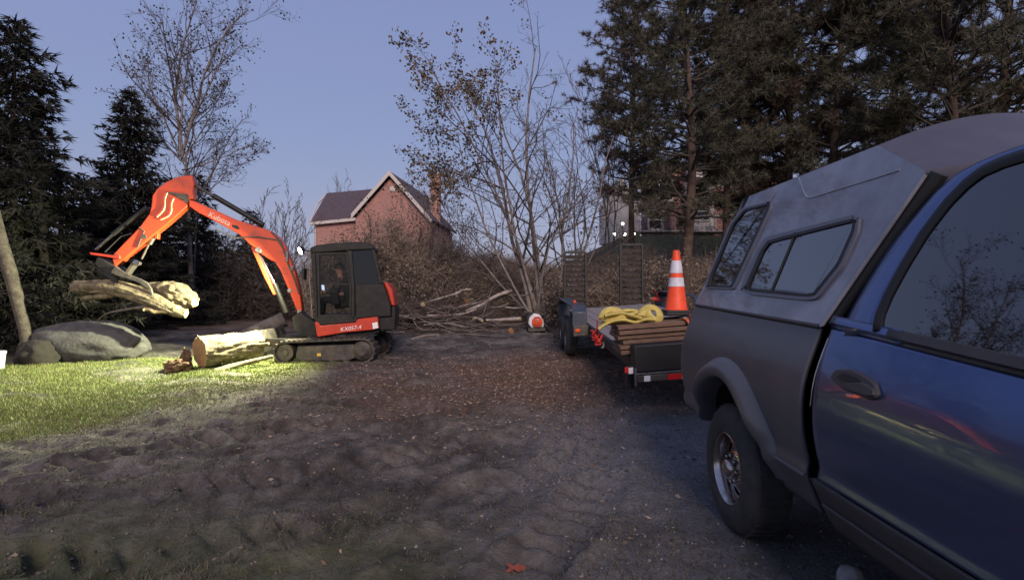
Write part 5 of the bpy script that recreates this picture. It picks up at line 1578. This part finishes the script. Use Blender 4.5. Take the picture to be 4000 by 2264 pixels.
# front face: rises with the cab wall, then slopes back to the roof edge
ft = []
us2 = [0, .25, .5, .75] + list(np.linspace(.85, 1, 5))
hF = [1.385 + (HR - 1.385) * u for u in np.linspace(0, 1, 22)]
for s in ss:
    row = []
    for h in hF:
        xl = cap_x(h); e = math.sin(PI * s) ** .95; w_ = (h - 1.385) / (HR - 1.385)
        row.append(Vector((xl + 2 * (2.4 - xl) * s, cap_side_edges(h)[0] + .03 * e * w_, h + .165 * e * w_ ** 3)))
    ft.append(row)
kf = MB(); kf.grid(ft)
rb = []
for s in ss:
    top = roof_pt(s, 1); xl = 1.56 + (2 * (2.4 - 1.56)) * s
    rb.append([top, Vector((xl, 4.50, 1.43))])
k.grid(rb)
shell = k.build('camper_shell', M['cap_grey'], TK, smooth=38)
k = MB(); k.tube([Vector((cap_x(h) + .040, cap_side_edges(h)[0] - .022, h)) for h in np.linspace(1.39, FK.z - .01, 20)], .032, 10)
k.build('gap_shade', M['trim_black'], shell, smooth=60)  # black tube added to stand for the dark open gap behind the cab
M['cap_front_shade'] = mat('shaded_cap_paint', (.050, .048, .066), .5, var=(.066, .064, .085), vscale=3, bump=.02, bscale=20)  # shell colour darkened here to stand for shade on the front face
kf.build('shell_front', M['cap_front_shade'], shell, smooth=50)
# raised moulding lines on the shell side
def cap_tube(name, pts, r, m=M['cap_grey'], w=.004, n=10, squash=.6):
    k = MB(); k.tube(spline([CS(*p, w) for p in pts], 6), r, n, squash=squash); return k.build(name, m, shell, smooth=60)
cap_tube('moulding', [(3122, 694), (3132, 722), (3148, 760), (3170, 772), (3260, 745), (3400, 702), (3520, 664)], .009, w=-.003)
cap_tube('moulding', [(2905, 880), (2960, 842), (3000, 800), (3030, 762)], .007, w=-.002)
# base rail of the shell on the bed
k = MB(); k.tube([Vector((Xb(bed_top(y), y) - .006, y, bed_top(y) + .004)) for y in np.linspace(2.56, 4.5, 24)], .011, 8); k.build('base_rail', M['trim_grey'], shell, smooth=60)
k = MB(); k.tube([Vector((cap_x(h) - .002, cap_side_edges(h)[0] - .004, h)) for h in np.linspace(1.385, FK.z - .01, 14)], .009, 8); k.build('front_edge', M['cap_grey'], shell, smooth=60)
def rounded(pts, r=.25, n=5):
    """round the corners of a pixel polygon"""
    out = []; m_ = len(pts)
    for i in range(m_):
        p0, p1, p2 = (np.array(pts[(i + j) % m_], float) for j in (-1, 0, 1))
        a = p1 + (p0 - p1) * r; b_ = p1 + (p2 - p1) * r
        for t_ in np.linspace(0, 1, n): out.append(tuple((1 - t_) ** 2 * a + 2 * t_ * (1 - t_) * p1 + t_ ** 2 * b_))
    return out
def scale_poly(pts, f):
    c = np.mean(np.array(pts), 0); return [tuple(c + (np.array(p) - c) * f) for p in pts]
def inset(pts, d):
    """move a polygon inwards by d pixels, perspective left out"""
    P_ = np.array(pts, float); n_ = len(P_); c = P_.mean(0); out = []
    for i in range(n_):
        t_ = P_[(i + 1) % n_] - P_[i - 1]; t_ /= max(np.hypot(*t_), 1e-6); nn = np.array([-t_[1], t_[0]])
        if nn.dot(c - P_[i]) < 0: nn = -nn
        out.append(tuple(P_[i] + nn * d))
    return out
def cap_window(poly, d, div=None, rr=.16):
    o = rounded(poly, rr); i_ = inset(o, d)
    k = MB(); k.ring([CS(*p, .012) for p in o], [CS(*p, .012) for p in i_], CN * -.022)
    f = k.build('shell_window', M['frame_grey'], TK, bevel=.004)
    k = MB(); k.ring([CS(*p, .0135) for p in inset(o, d * .62)], [CS(*p, .0135) for p in inset(o, d + 3)], CN * -.012); k.build('rubber_seal', M['trim_black'], f)
    k = MB(); k.prism([CS(*p, .005) for p in i_], CN * -.004); k.build('pane', M['tint_glass_cap'], f, smooth=0)
    if div:
        k = MB(); k.tube([CS(*div[0], .007), CS(*div[1], .007)], .008, 8); k.build('sash_bar', M['trim_black'], f)
    return f
cap_window([(2892, 1130), (2906, 1092), (2958, 970), (2990, 926), (3330, 838), (3356, 852), (3350, 905), (3290, 1040), (3190, 1165), (3150, 1172), (2925, 1150)], 22, ((3110, 908), (3012, 1142)))
cap_window([(2752, 1128), (2770, 1062), (2840, 880), (2905, 808), (3022, 778), (3015, 815), (2960, 930), (2868, 1110), (2852, 1134)][0:0] + [(2752, 1126), (2764, 1078), (2850, 872), (2900, 810), (3010, 782), (3012, 812), (2880, 1096), (2862, 1130)], 12)

# cab ---------------------------------------------------------------------
YD0, YD1 = 1.02, 2.480
ysd = np.linspace(YD0, YD1, 50)
def door_top(y): return 1.353 + .075 * (y - 2.2)
PD = [[Vector((Xb(.69 + (1.345 - .69) * u, 2.4) + (.012 * max(0, (y - 2.45) / .03)), y, .69 + (door_top(y) - .69) * u)) for u in np.linspace(0, 1, 60)] for y in ysd]
k = MB(); k.grid(PD); door = k.build('cab_door', M['truck_blue'], TK, smooth=40, solid=.03, face=(-1, 0, 0)); mirror_copy(door)
PS = [[Vector((Xb(z, 2.4) - (.006 if z < .68 else 0), y, z)) for z in (.44, .47, .50, .53, .56, .59, .62, .64, .655, .668, .678, .685)] for y in np.linspace(-.35 + .9, YD1, 40)]
k = MB(); k.grid(PS); rk = k.build('rocker_panel', M['trim_grey'], TK, smooth=40, solid=.02, face=(-1, 0, 0)); mirror_copy(rk)
k = MB(); k.tube([Vector((Xb(.60) - .004, y, .575)) for y in np.linspace(.6, YD1 - .03, 20)], .010, 8); k.build('rocker_bead', M['trim_grey'], rk, smooth=60)
# greenhouse: side plane leaning in
LEAN = .35
GN = Vector((-1, 0, LEAN)).normalized(); GP0 = Vector((1.452, 2.0, 1.37))
def GS(px, py, w=0.0): return onplane(px, py, GP0, GN, w)
def GY_(y, h, w=0.0): return Vector((1.452 + LEAN * (h - 1.37), y, h)) + GN * w
def belt(y): return 1.378 + .075 * (min(y, 2.6) - 2.2)
def px_to_yh(px, py): p = GS(px, py); return (p.y, p.z)
outer_px = [(3240, 1318), (3290, 1210), (3360, 1085), (3450, 945), (3560, 812), (3640, 722), (3720, 662), (3800, 622), (3900, 580), (4000, 545)]
inner_px = [(3428, 1292), (3432, 1240), (3470, 1150), (3530, 1040), (3610, 910), (3700, 792), (3780, 712), (3840, 668), (3920, 632), (4000, 606)]
ou = [px_to_yh(*p) for p in outer_px]; inn = [px_to_yh(*p) for p in inner_px]
ou += [(1.35, ou[-1][1] + .01), (.95, ou[-1][1] - .02), (.72, ou[-1][1] - .07), (.45, 1.72), (.10, 1.24)]
inn += [(1.35, inn[-1][1] + .008), (1.05, inn[-1][1] - .01), (.92, inn[-1][1] - .05), (.74, 1.72), (.50, 1.285)]
def resample(pts, n):
    P_ = np.array(pts, float); d = np.r_[0, np.cumsum(np.hypot(*np.diff(P_, axis=0).T))]
    t_ = np.linspace(0, d[-1], n); return np.stack([np.interp(t_, d, P_[:, 0]), np.interp(t_, d, P_[:, 1])], 1)
# split at the shared last photo point so both loops stay aligned
o1 = np.r_[resample(ou[:10], 24), resample(ou[9:], 16)[1:]]; i1 = np.r_[resample(inn[:10], 24), resample(inn[9:], 16)[1:]]
rowsG = []
for a, b_ in zip(o1, i1):
    row = []
    for f in np.linspace(0, 1, 6):
        y, h = a * (1 - f) + b_ * f
        bulge = -.030 * max(0, 1 - f / .45) ** 2 * 1.0
        row.append(GY_(y, h, bulge))
    rowsG.append(row)
# belt strip closes the loop below the window
k = MB(); k.grid(rowsG)
gh_ = k.build('door_frame', M['truck_blue'], TK, smooth=45, solid=.03, face=(-1, 0, 0)); mirror_copy(gh_)
k = MB()
k.grid([[Vector((Xb(1.345), y, door_top(y) + .002)), Vector((Xb(1.345) + .006, y, door_top(y) + .012)), GY_(y, belt(y), .004), GY_(y, belt(y) + .030, .004), GY_(y, belt(y) + .036, -.01)] for y in np.linspace(.15, 2.09, 20)])
bl_ = k.build('belt_moulding', M['trim_grey'], TK, smooth=40, solid=.01, face=(-1, 0, 0)); mirror_copy(bl_)
k = MB()
k.grid([[Vector((Xb(door_top(y)), y, door_top(y) + .003)), Vector((Xb(door_top(y)) + .003, y, door_top(y) + .012)), GY_(y, door_top(y) + .028, .003), GY_(min(y, 2.47), door_top(y) + .060, .003)] for y in np.linspace(2.02, 2.478, 10)])
cr_ = k.build('cab_corner', M['truck_blue'], TK, smooth=40, solid=.01, face=(-1, 0, 0)); mirror_copy(cr_)
# rubber seal and glass
inl = [GY_(*p, .006) for p in i1]
i2 = [tuple(p) for p in i1]
def inset_yh(pts, d):
    P_ = np.array(pts, float); c = np.array([1.4, 1.62]); out = []
    for i in range(len(P_)):
        t_ = P_[min(i + 1, len(P_) - 1)] - P_[max(i - 1, 0)]; t_ /= max(np.hypot(*t_), 1e-6); nn = np.array([-t_[1], t_[0]])
        if nn.dot(c - P_[i]) < 0: nn = -nn
        out.append(P_[i] + nn * d)
    return out
s_o = inset_yh(i1, -.018); s_i = inset_yh(i1, .022)
k = MB(); k.grid([[GY_(*a, .008), GY_(*((np.array(a) + np.array(b_)) / 2), .012), GY_(*b_, .002), GY_(*b_, -.012)] for a, b_ in zip(s_o, s_i)])
sl = k.build('window_seal', M['trim_black'], TK, smooth=50, solid=.006, face=(-1, 0, 0)); mirror_copy(sl)
k = MB(); k.prism([GY_(*p, -.004) for p in inset_yh(i1, .016)], GN * -.005); wn = k.build('door_window', M['tint_glass'], TK, smooth=0); mirror_copy(wn)
# roof of the cab, rear wall, windscreen, bonnet, wings
top_line = [rowsG[i][0] for i in range(len(rowsG))]
roofpts = [p for p in top_line if p.z > 1.86]
k = MB(); rg = []
for s in np.linspace(0, 1, 22):
    e = math.sin(PI * s) ** .6
    rg.append([Vector((p.x + (4.8 - 2 * p.x) * s, p.y, p.z + .055 * e)) for p in roofpts])
k.grid(rg); k.build('cab_roof', M['truck_blue'], TK, smooth=50)
rear = [p for p in top_line if p.y > 1.9]
k = MB(); k.grid([[Vector((p.x + .03 + (4.74 - 2 * p.x) * s, p.y - .012, p.z)) for p in rear] for s in np.linspace(0, 1, 6)]); k.build('cab_rear_wall', M['trim_black'], TK, smooth=40)
wsp = [top_line[-1], top_line[-3], top_line[-6], roofpts[-1]]
k = MB(); k.grid([[Vector((p.x + .02 + (4.76 - 2 * p.x) * s, p.y - .10 * math.sin(PI * s), p.z)) for p in (top_line[-1], roofpts[-1])] for s in np.linspace(0, 1, 12)]); k.build('windscreen', M['tint_glass'], TK, smooth=60)
PW = [[Vector((Xb(.60 + .745 * u, 2.4) + (.10 * max(0, (-1.0 - y) / .5) ** 2), y, .60 + .745 * u)) for u in np.linspace(0, 1, 30)] for y in np.linspace(-1.5, 1.0, 60)]
k = MB(); k.grid(PW, lambda i, j: ((PW[i][j].y + .03 - (WC - 3.57)) ** 2 + (PW[i][j].z - WZ - .03) ** 2) > .58 ** 2); wg = k.build('front_wing', M['truck_blue'], TK, smooth=40, solid=.02, face=(-1, 0, 0)); mirror_copy(wg)
k = MB(); k.grid([[Vector((1.46 + 1.88 * s, y, 1.35 + .07 * math.sin(PI * s) ** .5 - .10 * max(0, (-.9 - y) / .6) ** 2)) for y in np.linspace(-1.5, .3, 14)] for s in np.linspace(0, 1, 16)]); k.build('bonnet', M['truck_blue'], TK, smooth=50)
k = MB(); k.box((2.4, -1.50, 1.0), (1.6, .10, .50)); k.box((2.4, -1.62, .60), (1.8, .16, .26)); k.build('front_bumper', M['chrome'], TK, bevel=.03)
# door handle: oval bezel, scooped cup, paddle
def DS(px, py, w=0.0): return onplane(px, py, Vector((1.392, 2.2, 1.165)), Vector((-1, 0, .27)).normalized(), w)
hb = rounded([(3236, 1474), (3262, 1440), (3330, 1442), (3412, 1490), (3424, 1540), (3412, 1556), (3380, 1558), (3290, 1520)], .28, 5)
hi = scale_poly(rounded([(3262, 1468), (3300, 1456), (3362, 1484), (3350, 1492), (3290, 1490)], .25, 5), 1.0)
k = MB(); k.prism([DS(*p, .016) for p in hb], Vector((.030, 0, 0))); hd = k.build('door_handle', M['trim_grey'], door, bevel=.006)
k = MB(); k.prism([DS(*p, .0185) for p in hi], Vector((.010, 0, 0))); k.build('handle_recess', M['trim_black'], hd)
k = MB(); k.prism([DS(*p, .026) for p in rounded([(3290, 1496), (3365, 1492), (3408, 1520), (3410, 1545), (3380, 1546), (3310, 1520)], .25, 4)], Vector((.012, 0, 0))); k.build('handle_paddle', M['trim_grey'], hd, bevel=.004)
k = MB(); k.tube([Vector((Xb(h, 2.4) - .002, 2.468, h)) for h in np.linspace(1.02, 1.33, 24)], .0025, 6); k.build('door_edge_highlight', M['chrome'], door)  # bright strip added to stand for the highlight along the door edge

# ------------------------------------------------------------------ ground litter
def scatter_xy(n, x0, x1, y0, y1, mask, g):
    out = []
    while sum(len(a) for a in out) < n:
        x = g.uniform(x0, x1, n * 2); y = g.uniform(y0, y1, n * 2)
        k_ = g.random(n * 2) < mask(x, y); out.append(np.stack([x[k_], y[k_]], 1))
    return np.concatenate(out)[:n]
def on_ground(q, dz=0.0): return np.stack([q[:, 0], q[:, 1], gtop(q[:, 0], q[:, 1]) + dz], 1)
g = np.random.default_rng(101)
M['grass'] = mat('lawn_grass', (.08, .12, .03), .7, island=[(.065, .10, .016), (.115, .165, .024), (.165, .21, .042), (.19, .165, .085), (.12, .11, .06)])
M['dead_grass'] = mat('dead_grass', (.12, .10, .07), .9, island=[(.035, .038, .020), (.075, .068, .045), (.13, .105, .07), (.05, .060, .025)])
M['chips'] = mat('wood_chips', (.2, .12, .08), .9, island=[(.07, .048, .038), (.15, .098, .074), (.25, .175, .135), (.12, .07, .052), (.40, .31, .25), (.18, .14, .11)])
M['pebble'] = mat('pebbles', (.2, .2, .2), .9, island=[(.08, .08, .08), (.15, .145, .14), (.28, .27, .26), (.11, .105, .10), (.13, .125, .12)])
q = scatter_xy(95000, -11, -3.0, 4.6, 13.5, lambda x, y: lawn_mask(x, y) * np.clip(.25 + 7 / (y * y) * 3, 0, 1), g)
V, F = blades(on_ground(q, -.004), np.tile([0, 0, 1.0], (len(q), 1)), 1, .050, .009, .42, g, .5)
tag(np_mesh('grass', V, F, M['grass']), 'short green lawn grass in the work light', 'grass', kind='stuff')
q = scatter_xy(52000, -5.5, 2.2, 1.6, 9.5, lambda x, y: (1 - gravel_mask(x, y)) * np.clip(.08 + .9 * sm((fbm(x * 1.1, y * 1.1, 3, 61) + .02) / .4) * (.25 + .75 * sm((4.2 - y) / 2)), 0, 1), g)
V, F = blades(on_ground(q, -.004), np.tile([0, 0, .8], (len(q), 1)), 1, .040, .006, .7, g, .6)
tag(np_mesh('grass', V, F, M['dead_grass']), 'thin trampled grass in the mud near the viewer', 'grass', kind='stuff')
def litter_mesh(name, n, box, mask, ln, wd, m, label, cat, g, dz=.006):
    q = scatter_xy(n, *box, mask, g); C = on_ground(q, dz)
    D = np.stack([g.normal(size=n), g.normal(size=n), .25 * g.normal(size=n)], 1)
    V, F = leaves(C, ln, wd, g, D, .1, .6)
    tag(np_mesh(name, V, F, M[m]), label, cat, kind='stuff')
litter_mesh('wood_chips', 22000, (-5, 4.5, 4.2, 16), lambda x, y: np.clip(litter_mask(x, y) * .9 + .03, 0, 1), .042, .013, 'chips', 'scattered wood chips and bark on the churned mud', 'wood chips', g)
litter_mesh('leaves', 1100, (-5, 3, 1.7, 14), lambda x, y: .4 + 0 * x, .038, .024, 'chips', 'dead leaves lying about the yard', 'leaves', g)
litter_mesh('leaves', 9000, (1.0, 14, 13.5, 24), lambda x, y: .8 + 0 * x, .11, .07, 'leaf_brown', 'dead leaves covering the bank behind the trailer', 'leaves', g)
litter_mesh('pebbles', 9000, (-1.5, 3.4, 1.6, 9), lambda x, y: np.clip(gravel_mask(x, y) + .05, 0, 1), .016, .014, 'pebble', 'loose gravel on the drive beside the truck', 'gravel', g, .003)
# clods of earth thrown up by the tracks
n = 15000
q = scatter_xy(n, -5.5, 2.2, 1.8, 9.5, lambda x, y: np.clip(.35 + fbm(x * 1.3, y * 1.3, 3, 33), .03, 1) * (1 - .9 * gravel_mask(x, y)), g)
C = on_ground(q); octo = np.array([[1, 0, 0], [0, 1, 0], [-1, 0, 0], [0, -1, 0], [0, 0, .8], [0, 0, -.6]], float)
s = (.0035 + .016 * g.random(n) ** 4)[:, None, None]
V = C[:, None, :] + octo[None] * s * (1 + .5 * g.uniform(-1, 1, (n, 6, 1)))
tf = np.array([[0, 1, 4], [1, 2, 4], [2, 3, 4], [3, 0, 4], [1, 0, 5], [2, 1, 5], [3, 2, 5], [0, 3, 5]])
F = (tf[None] + (np.arange(n) * 6)[:, None, None]).reshape(-1, 3)
M['clod'] = mat('earth_clods', (.06, .05, .042), .95, island=[(.035, .030, .026), (.075, .065, .056), (.12, .105, .09), (.055, .048, .042)])
tag(np_mesh('clods', V.reshape(-1, 3), F, M['clod']), 'loose clods of churned earth', 'clods', kind='stuff')
# single things on the ground
q = P(2012, 2196, 3.05); k = MB()
lfm = MB(); c = Vector((q.x, 3.05, float(gtop(q.x, 3.05)) + .012))
lfm.prism([c + Vector((math.cos(a) * .048 * (1 + .35 * math.cos(5 * a)), math.sin(a) * .042 * (1 + .35 * math.cos(5 * a)), .008 * math.sin(3 * a))) for a in np.linspace(0, 2 * PI, 24, endpoint=False)], Vector((0, 0, .003)))
o = lfm.build('fallen_leaf', mat('red_leaf', (.30, .07, .04), .7), None, origin=c); tag(o, 'rust red fallen leaf on the mud near the viewer', 'leaf')
q = P(2208, 2056, 3.5); lump('pebble', 'pale pebble on the dark mud left of the truck wheel', 'stone', (q.x, 3.5, float(gtop(q.x, 3.5)) + .008), (.022, .018, .014), 4, M['stone'], .2, 1.5, 2)
q = P(3345, 2236, 2.75); lump('stone', 'grey stone under the truck sill at the picture bottom', 'stone', (q.x, 2.8, .05), (.07, .06, .07), 5, M['stone'], .15, 1.5, 3)
